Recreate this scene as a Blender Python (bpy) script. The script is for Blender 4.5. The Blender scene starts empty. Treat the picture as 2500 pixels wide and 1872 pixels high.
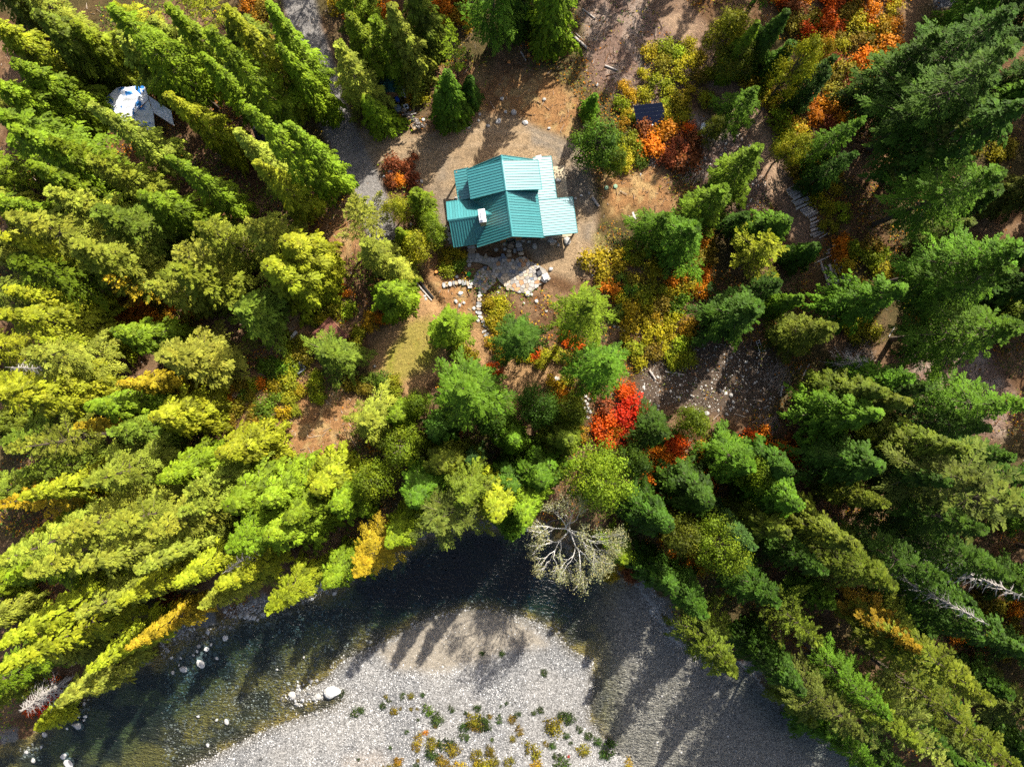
import bpy, math, random
import numpy as np
from mathutils import Vector

# ------------------------------------------------------------------ camera, sky, sun, exposure
sc = bpy.context.scene
COL = sc.collection
CAM_H = 90.0
FPX = 1733.0                       # focal length in pixels of the 2500 px wide photograph
cam_d = bpy.data.cameras.new('camera')
cam_d.sensor_fit = 'HORIZONTAL'
cam_d.angle = 2 * math.atan(1250 / FPX)
cam_d.clip_end = 3000
cam = bpy.data.objects.new('camera', cam_d)
cam.location = (0, 0, CAM_H)
COL.objects.link(cam)
sc.camera = cam

SUN_EL = math.radians(43)
SUN_AZ = math.atan2(0.50, 0.866)   # from +Y towards +X
world = bpy.data.worlds.new('World')
sc.world = world
world.use_nodes = True
wn = world.node_tree
sky = wn.nodes.new('ShaderNodeTexSky')
sky.sky_type = 'NISHITA'
sky.sun_disc = False
sky.sun_elevation = SUN_EL
sky.sun_rotation = SUN_AZ
sky.dust_density = 4.0
sky.ozone_density = 0.6
wn.links.new(sky.outputs[0], wn.nodes['Background'].inputs[0])
wn.nodes['Background'].inputs[1].default_value = 0.09
sun_d = bpy.data.lights.new('sun', 'SUN')
sun_d.energy = 5.0
sun_d.angle = math.radians(0.53)
sun_d.color = (1.0, 0.94, 0.84)
sun = bpy.data.objects.new('sun', sun_d)
dsun = Vector((math.cos(SUN_EL) * math.sin(SUN_AZ), math.cos(SUN_EL) * math.cos(SUN_AZ), math.sin(SUN_EL)))
sun.rotation_euler = dsun.to_track_quat('Z', 'Y').to_euler()
COL.objects.link(sun)
vs = sc.view_settings
vs.view_transform = 'Standard'
vs.look = 'None'
vs.gamma = 1.0
vs.use_curve_mapping = False
vs.exposure = 1.2
sc.cycles.max_bounces = 5
sc.cycles.diffuse_bounces = 2
sc.cycles.sample_clamp_direct = 5.0
sc.cycles.sample_clamp_indirect = 3.0
sc.cycles.use_adaptive_sampling = True
sc.cycles.adaptive_threshold = 0.012
sc.cycles.transparent_max_bounces = 8
sc.cycles.use_denoising = False

rng = np.random.default_rng(7)
random.seed(7)

# ------------------------------------------------------------------ helpers
def P(px, py, z=0.0):
    """photo pixel -> world x, y of the point that stands at height z"""
    d = CAM_H - z
    return (px - 1250) / FPX * d, (936 - py) / FPX * d

def PP(poly, z=0.0):
    return np.array([P(a, b, z) for a, b in poly])

def np_mesh(name, verts, faces, attrs=None, smooth=False):
    """verts (N,3), faces (M,k) array or list of such arrays"""
    if not isinstance(faces, list):
        faces = [faces]
    faces = [np.asarray(f, dtype=np.int32) for f in faces if len(f)]
    me = bpy.data.meshes.new(name)
    verts = np.asarray(verts, dtype=np.float32)
    me.vertices.add(len(verts))
    me.vertices.foreach_set('co', verts.ravel())
    loops = np.concatenate([f.ravel() for f in faces])
    tot = np.concatenate([np.full(len(f), f.shape[1], dtype=np.int32) for f in faces])
    start = np.concatenate([[0], np.cumsum(tot)[:-1]]).astype(np.int32)
    me.loops.add(len(loops))
    me.loops.foreach_set('vertex_index', loops)
    me.polygons.add(len(tot))
    me.polygons.foreach_set('loop_start', start)
    me.polygons.foreach_set('use_smooth', np.full(len(tot), smooth))
    for k, v in (attrs or {}).items():
        v = np.asarray(v, dtype=np.float32)
        if v.ndim == 1:
            a = me.attributes.new(k, 'FLOAT', 'POINT')
            a.data.foreach_set('value', v)
        else:
            a = me.attributes.new(k, 'FLOAT_COLOR', 'POINT')
            if v.shape[1] == 3:
                v = np.concatenate([v, np.ones((len(v), 1), np.float32)], 1)
            a.data.foreach_set('color', v.ravel())
    me.update(calc_edges=True)
    me.validate()
    return me

def link(name, me, mat=None, parent=None, loc=None):
    o = bpy.data.objects.new(name, me)
    COL.objects.link(o)
    if mat is not None and me is not None and not me.materials:
        me.materials.append(mat)
    if parent is not None:
        o.parent = parent
    if loc is not None:
        o.location = loc
    return o

def tag(o, label=None, cat=None, group=None, kind=None):
    if label: o['label'] = label
    if cat: o['category'] = cat
    if group: o['group'] = group
    if kind: o['kind'] = kind
    return o

def empty(name, loc=(0, 0, 0), rz=0.0):
    o = bpy.data.objects.new(name, None)
    COL.objects.link(o)
    o.location = loc
    o.rotation_euler = (0, 0, rz)
    o.empty_display_size = 0.3
    return o

class MB:
    """collects boxes, prisms and tubes into one mesh"""
    def __init__(s):
        s.v, s.f = [], []
    def add(s, vs_, fs_):
        n = len(s.v)
        s.v += [tuple(map(float, p)) for p in vs_]
        s.f += [tuple(i + n for i in f) for f in fs_]
        return s
    def box(s, x0, x1, y0, y1, z0, z1, bev=0.0):
        if bev > 0:
            b = bev
            pts = [(x0+b, y0+b, z1), (x1-b, y0+b, z1), (x1-b, y1-b, z1), (x0+b, y1-b, z1),
                   (x0, y0, z1-b), (x1, y0, z1-b), (x1, y1, z1-b), (x0, y1, z1-b),
                   (x0, y0, z0), (x1, y0, z0), (x1, y1, z0), (x0, y1, z0)]
            fs = [(0, 1, 2, 3)]
            for i in range(4):
                j = (i + 1) % 4
                fs += [(4+i, 4+j, j, i), (8+i, 8+j, 4+j, 4+i)]
            fs.append((11, 10, 9, 8))
            return s.add(pts, fs)
        pts = [(x, y, z) for z in (z0, z1) for x, y in ((x0, y0), (x1, y0), (x1, y1), (x0, y1))]
        return s.add(pts, [(3, 2, 1, 0), (4, 5, 6, 7), (0, 1, 5, 4), (1, 2, 6, 5), (2, 3, 7, 6), (3, 0, 4, 7)])
    def slab(s, q, t):
        """quad of 4 points thickened downwards by t"""
        lo = [(p[0], p[1], p[2] - t) for p in q]
        n = len(q)
        return s.add(list(q) + lo, [tuple(range(n)), tuple(range(2*n-1, n-1, -1))] +
                     [(i, i + n, (i+1) % n + n, (i+1) % n) for i in range(n)])
    def tube(s, pts, rad, sides=6, cap=True):
        pts = [Vector(p) for p in pts]
        if not hasattr(rad, '__len__'):
            rad = [rad] * len(pts)
        rings = []
        for i, p in enumerate(pts):
            t = (pts[min(i+1, len(pts)-1)] - pts[max(i-1, 0)]).normalized()
            a = t.cross(Vector((0, 0, 1)))
            if a.length < 0.05:
                a = t.cross(Vector((1, 0, 0)))
            a.normalize()
            b = t.cross(a)
            rings.append([p + (a * math.cos(k*2*math.pi/sides) + b * math.sin(k*2*math.pi/sides)) * rad[i] for k in range(sides)])
        vs_ = [p for r in rings for p in r]
        fs = []
        for i in range(len(pts) - 1):
            for k in range(sides):
                k2 = (k + 1) % sides
                fs.append((i*sides+k, i*sides+k2, (i+1)*sides+k2, (i+1)*sides+k))
        if cap:
            fs += [tuple(range(sides))[::-1], tuple((len(pts)-1)*sides + k for k in range(sides))]
        return s.add(vs_, fs)
    def prism(s, poly, z0, z1, inset=0.0):
        n = len(poly)
        c = np.mean(np.array(poly), 0)
        top = [(p[0] + (c[0]-p[0])*inset, p[1] + (c[1]-p[1])*inset, z1) for p in poly]
        mid = [(p[0], p[1], z1 - (z1-z0)*0.3) for p in poly] if inset else None
        if inset:
            lo = [(p[0], p[1], z0) for p in poly]
            fs = [tuple(range(n))] + [(i+n, (i+1) % n+n, (i+1) % n, i) for i in range(n)] + [(i+2*n, (i+1) % n+2*n, (i+1) % n+n, i+n) for i in range(n)]
            return s.add(top + mid + lo, fs)
        lo = [(p[0], p[1], z0) for p in poly]
        return s.add(top + lo, [tuple(range(n)), tuple(range(2*n-1, n-1, -1))] + [(i+n, (i+1) % n+n, (i+1) % n, i) for i in range(n)])
    def mesh(s, name, smooth=False):
        me = bpy.data.meshes.new(name)
        me.from_pydata(s.v, [], s.f)
        if smooth:
            me.polygons.foreach_set('use_smooth', [True] * len(me.polygons))
        me.update()
        return me
    def build(s, name, mat, parent=None, loc=None, smooth=False):
        return link(name, s.mesh(name, smooth), mat, parent, loc)

def vnoise(x, y, scale, seed=0):
    """smooth value noise on arrays"""
    r = np.random.default_rng(seed + 991)
    tab = r.random((256, 256))
    u, v = np.asarray(x) / scale, np.asarray(y) / scale
    i, j = np.floor(u).astype(int), np.floor(v).astype(int)
    fu, fv = u - i, v - j
    fu, fv = fu*fu*(3-2*fu), fv*fv*(3-2*fv)
    g = lambda a, b: tab[a & 255, b & 255]
    return (g(i, j)*(1-fu) + g(i+1, j)*fu)*(1-fv) + (g(i, j+1)*(1-fu) + g(i+1, j+1)*fu)*fv

def fbm(x, y, scale, seed=0, oct=4):
    s, a, t = 0, 1.0, 0
    for k in range(oct):
        s = s + a * vnoise(x, y, scale / 2**k, seed + 13*k)
        t += a
        a *= 0.5
    return s / t

def sdist(x, y, poly):
    """signed distance to a closed polygon, positive inside"""
    x, y = np.asarray(x, float), np.asarray(y, float)
    d = np.full(x.shape, 1e9)
    ins = np.zeros(x.shape, bool)
    n = len(poly)
    for i in range(n):
        ax, ay = poly[i]
        bx, by = poly[(i+1) % n]
        ex, ey = bx-ax, by-ay
        t = np.clip(((x-ax)*ex + (y-ay)*ey) / (ex*ex + ey*ey + 1e-12), 0, 1)
        d = np.minimum(d, np.hypot(x-ax-t*ex, y-ay-t*ey))
        c = ((ay > y) != (by > y)) & (x < (bx-ax)*(y-ay)/((by-ay) if by != ay else 1e-12) + ax)
        ins ^= c
    return np.where(ins, d, -d)

def pdist(x, y, line):
    x, y = np.asarray(x, float), np.asarray(y, float)
    d = np.full(x.shape, 1e9)
    for (ax, ay), (bx, by) in zip(line[:-1], line[1:]):
        ex, ey = bx-ax, by-ay
        t = np.clip(((x-ax)*ex + (y-ay)*ey) / (ex*ex + ey*ey + 1e-12), 0, 1)
        d = np.minimum(d, np.hypot(x-ax-t*ex, y-ay-t*ey))
    return d

def sstep(a, b, v):
    t = np.clip((v - a) / (b - a), 0, 1)
    return t*t*(3-2*t)

# ------------------------------------------------------------------ materials
def mat_new(name):
    m = bpy.data.materials.new(name)
    m.use_nodes = True
    nt = m.node_tree
    b = nt.nodes['Principled BSDF']
    return m, nt, b

def simple(name, col, rough=0.7, var=0.15, scale=6.0, bump=0.0, metallic=0.0, spec=0.3, objvar=0.0):
    m, nt, b = mat_new(name)
    N, L = nt.nodes, nt.links
    tc = N.new('ShaderNodeTexCoord')
    nz = N.new('ShaderNodeTexNoise')
    nz.inputs['Scale'].default_value = scale
    nz.inputs['Detail'].default_value = 5
    L.new(tc.outputs['Object'], nz.inputs['Vector'])
    mr = N.new('ShaderNodeMapRange')
    mr.inputs[1].default_value = 0.3
    mr.inputs[2].default_value = 0.7
    mr.inputs[3].default_value = 1 - var
    mr.inputs[4].default_value = 1 + var
    L.new(nz.outputs[0], mr.inputs[0])
    val = mr.outputs[0]
    if objvar:
        oi = N.new('ShaderNodeObjectInfo')
        mo = N.new('ShaderNodeMapRange')
        mo.inputs[3].default_value = 1 - objvar
        mo.inputs[4].default_value = 1 + objvar
        L.new(oi.outputs['Random'], mo.inputs[0])
        mm = N.new('ShaderNodeMath')
        mm.operation = 'MULTIPLY'
        L.new(val, mm.inputs[0])
        L.new(mo.outputs[0], mm.inputs[1])
        val = mm.outputs[0]
    vm = N.new('ShaderNodeVectorMath')
    vm.operation = 'SCALE'
    vm.inputs[0].default_value = col
    L.new(val, vm.inputs['Scale'])
    L.new(vm.outputs[0], b.inputs['Base Color'])
    b.inputs['Roughness'].default_value = rough
    b.inputs['Metallic'].default_value = metallic
    b.inputs['Specular IOR Level'].default_value = spec
    if bump:
        bp = N.new('ShaderNodeBump')
        bp.inputs['Strength'].default_value = bump
        bp.inputs['Distance'].default_value = 0.05
        L.new(nz.outputs[0], bp.inputs['Height'])
        L.new(bp.outputs[0], b.inputs['Normal'])
    return m

def foliage_mat(name, warm=0.25, lo=0.38, hi=1.75, transl=0.28, spec=0.2):
    """leaf colour = the object's own colour, varied leaf by leaf"""
    m, nt, b = mat_new(name)
    N, L = nt.nodes, nt.links
    oi = N.new('ShaderNodeObjectInfo')
    at = N.new('ShaderNodeAttribute')
    at.attribute_name = 'tint'
    mr = N.new('ShaderNodeMapRange')
    mr.inputs[3].default_value = lo
    mr.inputs[4].default_value = hi
    L.new(at.outputs['Fac'], mr.inputs[0])
    vm = N.new('ShaderNodeVectorMath')
    vm.operation = 'SCALE'
    L.new(oi.outputs['Color'], vm.inputs[0])
    L.new(mr.outputs[0], vm.inputs['Scale'])
    # some leaves turn warmer
    at2 = N.new('ShaderNodeAttribute')
    at2.attribute_name = 'hue'
    w = N.new('ShaderNodeVectorMath')
    w.operation = 'MULTIPLY'
    w.inputs[1].default_value = (1.55, 1.05, 0.6)
    L.new(vm.outputs[0], w.inputs[0])
    mh = N.new('ShaderNodeMath')
    mh.operation = 'MULTIPLY'
    mh.inputs[1].default_value = warm
    L.new(at2.outputs['Fac'], mh.inputs[0])
    mx = N.new('ShaderNodeMix')
    mx.data_type = 'RGBA'
    L.new(mh.outputs[0], mx.inputs['Factor'])
    L.new(vm.outputs[0], mx.inputs['A'])
    L.new(w.outputs[0], mx.inputs['B'])
    colr = mx.outputs['Result']
    L.new(colr, b.inputs['Base Color'])
    b.inputs['Roughness'].default_value = 0.6
    b.inputs['Specular IOR Level'].default_value = spec
    tr = N.new('ShaderNodeBsdfTranslucent')
    L.new(colr, tr.inputs['Color'])
    ms = N.new('ShaderNodeMixShader')
    ms.inputs[0].default_value = transl
    L.new(b.outputs[0], ms.inputs[1])
    L.new(tr.outputs[0], ms.inputs[2])
    L.new(ms.outputs[0], N['Material Output'].inputs['Surface'])
    return m

M = {}
M['needles'] = foliage_mat('needles', warm=0.35, transl=0.20, spec=0.12)
M['leaves'] = foliage_mat('leaves', warm=0.55, transl=0.35)
M['bark'] = simple('bark', (0.10, 0.075, 0.055), 0.9, 0.35, 9, 0.6, objvar=0.25)
M['pale_bark'] = simple('pale_bark', (0.56, 0.54, 0.50), 0.85, 0.25, 7, 0.4)
M['dead_wood'] = simple('dead_wood', (0.31, 0.285, 0.26), 0.85, 0.25, 8, 0.4)
M['roof'] = None
M['stone'] = simple('stone', (0.42, 0.41, 0.39), 0.85, 0.35, 3.5, 0.8, objvar=0.25)
M['stick'] = simple('stick', (0.30, 0.23, 0.17), 0.9, 0.5, 2.0)
M['log_bark'] = simple('log_bark', (0.35, 0.315, 0.29), 0.9, 0.4, 5, 0.8, objvar=0.35)
M['cut_wood'] = simple('cut_wood', (0.48, 0.30, 0.14), 0.8, 0.25, 9, 0.2, objvar=0.2)
M['fresh_cut'] = simple('fresh_cut', (0.55, 0.22, 0.06), 0.8, 0.3, 9, 0.2)
M['plank'] = simple('plank', (0.45, 0.37, 0.25), 0.8, 0.25, 5, 0.3, objvar=0.15)
M['grey_plank'] = simple('grey_plank', (0.42, 0.40, 0.36), 0.8, 0.2, 5, 0.3, objvar=0.15)
M['wall_wood'] = simple('wall_wood', (0.24, 0.14, 0.07), 0.75, 0.3, 4, 0.4)
M['glass'] = simple('glass', (0.02, 0.025, 0.03), 0.06, 0.05, 2, spec=0.6)
M['white_metal'] = simple('white_metal', (0.74, 0.75, 0.76), 0.45, 0.08, 3)
M['dark_metal'] = simple('dark_metal', (0.05, 0.05, 0.055), 0.5, 0.2, 5)
M['grey_metal'] = simple('grey_metal', (0.30, 0.32, 0.34), 0.45, 0.2, 5, metallic=0.6)
M['chimney_stone'] = simple('chimney_stone', (0.36, 0.25, 0.16), 0.85, 0.4, 6, 0.8)
M['tarp_white'] = simple('tarp_white', (0.72, 0.75, 0.80), 0.5, 0.10, 2.5, 0.5)
M['tarp_blue'] = simple('tarp_blue', (0.02, 0.13, 0.42), 0.5, 0.25, 2.5, 0.5)
M['green_paint'] = simple('green_paint', (0.012, 0.062, 0.055), 0.45, 0.25, 2, 0.1)
M['brown_roof'] = simple('brown_roof', (0.16, 0.065, 0.045), 0.5, 0.25, 3, 0.1)
M['blue_plastic'] = simple('blue_plastic', (0.02, 0.08, 0.40), 0.4, 0.1, 3)
M['grey_blue'] = simple('grey_blue', (0.12, 0.16, 0.20), 0.5, 0.2, 3)
M['teal_plastic'] = simple('teal_plastic', (0.03, 0.22, 0.19), 0.5, 0.1, 4)
M['pale_green'] = simple('pale_green', (0.17, 0.27, 0.17), 0.6, 0.15, 4)
M['green_plastic'] = simple('green_plastic', (0.02, 0.30, 0.03), 0.4, 0.1, 4)
M['black_plastic'] = simple('black_plastic', (0.012, 0.012, 0.013), 0.4, 0.1, 4)
M['solar_cell'] = simple('solar_cell', (0.006, 0.008, 0.022), 0.18, 0.1, 2, spec=0.5)
M['solar_frame'] = simple('solar_frame', (0.25, 0.27, 0.30), 0.4, 0.1, 3, metallic=0.5)

def roof_mat():
    m, nt, b = mat_new('teal_roof_metal')
    N, L = nt.nodes, nt.links
    tc = N.new('ShaderNodeTexCoord')
    nz = N.new('ShaderNodeTexNoise')
    nz.inputs['Scale'].default_value = 1.2
    nz.inputs['Detail'].default_value = 6
    mpg = N.new('ShaderNodeMapping'); mpg.inputs['Scale'].default_value = (7.0, 0.9, 1.0)   # streaks run down the fall line
    L.new(tc.outputs['Object'], mpg.inputs['Vector'])
    L.new(mpg.outputs[0], nz.inputs['Vector'])
    oi = N.new('ShaderNodeObjectInfo')
    cr = N.new('ShaderNodeValToRGB')
    cr.color_ramp.elements[0].position = 0.3
    cr.color_ramp.elements[0].color = (0.018, 0.160, 0.172, 1)
    cr.color_ramp.elements[1].position = 0.7
    cr.color_ramp.elements[1].color = (0.036, 0.212, 0.222, 1)
    L.new(nz.outputs[0], cr.inputs[0])
    mr = N.new('ShaderNodeMapRange')
    mr.inputs[3].default_value = 0.9
    mr.inputs[4].default_value = 1.1
    L.new(oi.outputs['Random'], mr.inputs[0])
    vm = N.new('ShaderNodeVectorMath')
    vm.operation = 'SCALE'
    L.new(cr.outputs[0], vm.inputs[0])
    L.new(mr.outputs[0], vm.inputs['Scale'])
    L.new(vm.outputs[0], b.inputs['Base Color'])
    r2 = N.new('ShaderNodeMapRange')
    r2.inputs[3].default_value = 0.42
    r2.inputs[4].default_value = 0.50
    L.new(nz.outputs[0], r2.inputs[0])
    L.new(r2.outputs[0], b.inputs['Roughness'])
    b.inputs['Specular IOR Level'].default_value = 0.5
    b.inputs['IOR'].default_value = 1.95
    return m
M['roof'] = roof_mat()

# ------------------------------------------------------------------ terrain
WZ = -3.0                          # water level
bank_px = [(-260, 1930), (-100, 1850), (0, 1822), (70, 1800), (125, 1755), (160, 1705), (205, 1690), (250, 1655), (320, 1628), (365, 1622), (418, 1562),
           (506, 1528), (590, 1495), (654, 1480), (780, 1448), (849, 1412), (963, 1358), (1020, 1318), (1134, 1290), (1210, 1290), (1287, 1284), (1350, 1315),
           (1469, 1385), (1553, 1428), (1600, 1480), (1640, 1560), (1690, 1590), (1790, 1603), (1836, 1641), (1868, 1680), (1955, 1756), (2008, 1794), (2075, 1828),
           (2115, 1870), (2230, 1990), (2400, 2200)]
bar_px = [(330, 1990), (464, 1872), (571, 1820), (640, 1785), (715, 1756), (780, 1735), (836, 1712), (838, 1702), (790, 1706), (740, 1712), (704, 1704), (730, 1690), (791, 1660), (838, 1612),
          (933, 1567), (1043, 1510), (1146, 1484), (1203, 1490), (1279, 1507), (1336, 1527), (1393, 1584), (1448, 1611), (1446, 1698), (1439, 1755), (1469, 1801), (1515, 1851),
          (1534, 1873), (1600, 1990), (1800, 2300), (200, 2300)]
river_w = np.concatenate([PP(bank_px, WZ), np.array([(90, -140), (-110, -140)])])
bar_w = PP(bar_px, WZ)
road_w = PP([(715, -60), (742, 60), (785, 190), (828, 320), (880, 420), (915, 500), (935, 580)])
trail_w = PP([(1560, -80), (1640, 20), (1710, 100), (1765, 190), (1835, 290), (1880, 400), (1930, 490), (1965, 580)])
drive_w = PP([(870, 330), (930, 300), (1010, 330), (1100, 330), (1180, 280), (1260, 290), (1340, 330), (1410, 360), (1440, 430), (1450, 520), (1440, 640), (1400, 680),
              (1330, 660), (1290, 600), (1100, 600), (1060, 560), (1070, 480), (1010, 440), (960, 390), (900, 400)])
path_w = PP([(985, 640), (1060, 690), (1080, 760), (1150, 800), (1190, 800), (1240, 850), (1330, 850), (1400, 840), (1390, 930), (1340, 985), (1240, 975), (1180, 900), (1110, 880), (1060, 920), (990, 990),
             (930, 965), (905, 880), (940, 800), (1000, 740)])
lawn_w = PP([(985, 790), (1050, 770), (1075, 850), (1050, 905), (985, 930), (935, 905), (950, 850)])
lawn2_w = PP([(1440, 480), (1490, 520), (1510, 600), (1470, 660), (1430, 640), (1450, 560)])
orange_w = [PP([(790, 540), (860, 510), (870, 600), (820, 640), (780, 610)]), PP([(700, 1020), (830, 960), (890, 980), (860, 1080), (760, 1140), (690, 1130)]),
            PP([(1200, 190), (1330, 180), (1420, 250), (1400, 330), (1300, 310), (1220, 260)]), PP([(1040, 180), (1180, 170), (1200, 290), (1080, 300)]),
            PP([(985, 640), (1080, 610), (1130, 700), (1160, 790), (1080, 790), (1010, 720)]), PP([(1440, 380), (1600, 400), (1640, 500), (1500, 520)]),
            PP([(560, 950), (690, 880), (780, 900), (740, 1010), (610, 1050)]), PP([(640, 770), (740, 740), (760, 810), (680, 850)]), PP([(400, 490), (550, 480), (610, 570), (540, 630), (420, 620)])]
slash_w = [PP([(1420, -40), (1620, -20), (1720, 120), (1650, 240), (1560, 260), (1450, 200)]), PP([(1680, 280), (1830, 330), (1880, 470), (1840, 520), (1700, 420)]),
           PP([(2240, 820), (2400, 830), (2470, 960), (2440, 1070), (2330, 1050), (2230, 930)])]
dark_w = [PP([(1560, 860), (1700, 830), (1880, 850), (1910, 940), (1880, 1010), (1700, 1000), (1560, 980)])]
asphalt_w = PP([(2270, -40), (2345, -40), (2330, 15), (2285, 22)])

def axis(lo, hi, step, far):
    a = np.arange(lo, hi + 1e-6, step)
    out = [hi]
    s = step
    while out[-1] < far:
        s *= 1.35
        out.append(out[-1] + s)
    ext = np.array(out[1:])
    out2 = [lo]
    s = step
    while out2[-1] > -far:
        s *= 1.35
        out2.append(out2[-1] - s)
    return np.concatenate([np.array(out2[1:])[::-1], a, ext])
GX = axis(-78, 78, 0.34, 900)
GY = axis(-60, 60, 0.34, 900)
X, Y = np.meshgrid(GX, GY)         # rows follow y
wob = (fbm(X, Y, 3.0, 3) - 0.5) * 1.6
d_riv = sdist(X, Y, river_w) + wob * 0.35
d_bar = sdist(X, Y, bar_w) + wob * 0.25
hgt = (fbm(X, Y, 14, 5) - 0.5) * 0.8 + (fbm(X, Y, 1.6, 9, 3) - 0.5) * 0.22
flat = np.maximum.reduce([sstep(-2, 1, sdist(X, Y, drive_w)), sstep(4.0, 2.0, pdist(X, Y, road_w)), sstep(-2, 0.5, sdist(X, Y, path_w))])
hgt *= 1 - 0.85 * flat
land = WZ + 0.15 + (0 - WZ - 0.15) * sstep(0.0, 6.5, -d_riv) + hgt * sstep(0, 4, -d_riv)
# depth of the bed: deep pool under the outer bank of the bend, a thin riffle on the right
pool_w = PP([(900, 1440), (1010, 1360), (1200, 1300), (1330, 1350), (1420, 1420), (1380, 1480), (1200, 1450), (1060, 1470), (950, 1500)], WZ)
pool = sstep(-4.0, 2.5, sdist(X, Y, pool_w))
lft_w = PP([(160, 1760), (300, 1650), (430, 1620), (520, 1560), (700, 1500), (880, 1440), (900, 1500), (600, 1620), (420, 1740), (250, 1850), (100, 1850)], WZ)
lft = sstep(-3, 2.5, sdist(X, Y, lft_w))
d_edge = np.minimum(d_riv, -d_bar)
riffle = sstep(9, 16, X) * sstep(-24, -29, Y)
rightpool = sstep(1.2, 0.1, d_riv / 4.5) * sstep(26, 33, X)
depth = 0.04 + 0.38 * sstep(0, 2.2, d_edge) + 0.25 * (fbm(X, Y, 6, 21) - 0.4) * sstep(0, 2, d_edge)
depth = depth + 1.7 * pool * sstep(0.1, 2.6, d_edge) + 0.45 * lft * sstep(0.3, 3, d_edge)
depth = depth * (1 - 0.88 * riffle) + 0.5 * rightpool * sstep(0, 1.5, d_edge)
bed = WZ - np.maximum(depth, -0.05) + (fbm(X, Y, 1.0, 31, 3) - 0.5) * 0.10
bar = WZ + 0.03 + 0.85 * sstep(0, 9, d_bar) + (fbm(X, Y, 5, 41) - 0.5) * 0.25 * sstep(0, 3, d_bar) + (fbm(X, Y, 0.9, 43, 2) - 0.5) * 0.09
Z = np.where(d_riv < 0, land, np.where(d_bar > 0, bar, bed))
trench_w = PP([(1005, 655), (1035, 700), (1068, 742)])
tr_d = pdist(X, Y, trench_w)
Z -= 0.75 * sstep(1.0, 0.4, tr_d)

def ground(x, y):
    x, y = np.asarray(x, float), np.asarray(y, float)
    i = np.clip(np.searchsorted(GX, x) - 1, 0, len(GX) - 2)
    j = np.clip(np.searchsorted(GY, y) - 1, 0, len(GY) - 2)
    fx = np.clip((x - GX[i]) / (GX[i+1] - GX[i]), 0, 1)
    fy = np.clip((y - GY[j]) / (GY[j+1] - GY[j]), 0, 1)
    return (Z[j, i]*(1-fx) + Z[j, i+1]*fx)*(1-fy) + (Z[j+1, i]*(1-fx) + Z[j+1, i+1]*fx)*fy

def gpt(px, py, dz=0.0, z=None):
    """photo pixel -> point on the terrain"""
    zz = 0.0 if z is None else z
    for _ in range(3):
        x, y = P(px, py, zz)
        zz = float(ground(x, y))
    x, y = P(px, py, zz)
    return Vector((x, y, zz + dz))

def lerp(a, b, t):
    t = t[..., None]
    return a * (1 - t) + np.asarray(b) * t

n1, n2, n3 = fbm(X, Y, 7, 51), fbm(X, Y, 2.2, 52), fbm(X, Y, 0.9, 53, 3)
C = np.zeros(X.shape + (3,)) + np.array((0.115, 0.062, 0.030))
C = lerp(C, (0.190, 0.115, 0.062), sstep(0.42, 0.62, n2))
C = lerp(C, (0.060, 0.055, 0.018), sstep(0.5, 0.68, n1) * 0.75)
wb2 = wob * 0.9
for w in slash_w:
    m_ = sstep(-1.6, 0.8, sdist(X, Y, w) + wb2)
    C = lerp(C, (0.19, 0.125, 0.095), m_ * 0.9)
    C = lerp(C, (0.33, 0.255, 0.20), m_ * sstep(0.5, 0.7, n2) * 0.8)
for w in dark_w:
    C = lerp(C, (0.085, 0.062, 0.045), sstep(-1.5, 0.8, sdist(X, Y, w) + wb2))
for w in orange_w:
    m_ = sstep(-1.4, 1.0, sdist(X, Y, w) + wb2)
    C = lerp(C, (0.30, 0.155, 0.062), m_ * 0.85)
    C = lerp(C, (0.36, 0.25, 0.11), m_ * sstep(0.5, 0.65, n3) * 0.7)
tm = sstep(2.5, 1.2, pdist(X, Y, trail_w) + wb2 * 0.6)
C = lerp(C, (0.21, 0.135, 0.088), tm)
C = lerp(C, (0.31, 0.21, 0.135), tm * sstep(0.45, 0.7, n2))
dm = sstep(-1.0, 0.6, sdist(X, Y, drive_w) + wb2 * 0.7)
C = lerp(C, (0.29, 0.205, 0.120), dm)
C = lerp(C, (0.20, 0.165, 0.125), dm * sstep(0.45, 0.62, n1))
trk_w = PP([(742, 60), (785, 190), (828, 320), (880, 385), (960, 370), (1060, 345), (1180, 335), (1290, 340), (1390, 385), (1425, 460), (1430, 560), (1435, 660)])
rut = sstep(0.34, 0.12, np.abs(pdist(X, Y, trk_w) - 0.85 + wob*.12))
C = lerp(C, (0.36, 0.27, 0.175), rut * 0.45)
C = lerp(C, (0.13, 0.095, 0.06), sstep(.62, .75, n3) * dm * .5)
rm = sstep(2.4, 1.5, pdist(X, Y, road_w) + wb2 * 0.4)
C = lerp(C, (0.215, 0.20, 0.185), rm)
C = lerp(C, (0.15, 0.14, 0.135), rm * sstep(0.5, 0.65, n2) * 0.7)
pm = sstep(-0.9, 0.6, sdist(X, Y, path_w) + wb2 * 0.6)
C = lerp(C, (0.31, 0.185, 0.085), pm)
lm = sstep(-0.8, 0.9, sdist(X, Y, lawn_w) + wb2)
C = lerp(C, (0.22, 0.205, 0.030), lm * (0.7 + 0.3 * sstep(0.35, 0.6, n2)))
lm2 = sstep(-0.8, 0.9, sdist(X, Y, lawn2_w) + wb2)
C = lerp(C, (0.26, 0.21, 0.075), lm2 * sstep(0.4, 0.55, n2))
am = sstep(-0.3, 0.2, sdist(X, Y, asphalt_w))
C = lerp(C, (0.10, 0.105, 0.115), am)
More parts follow.
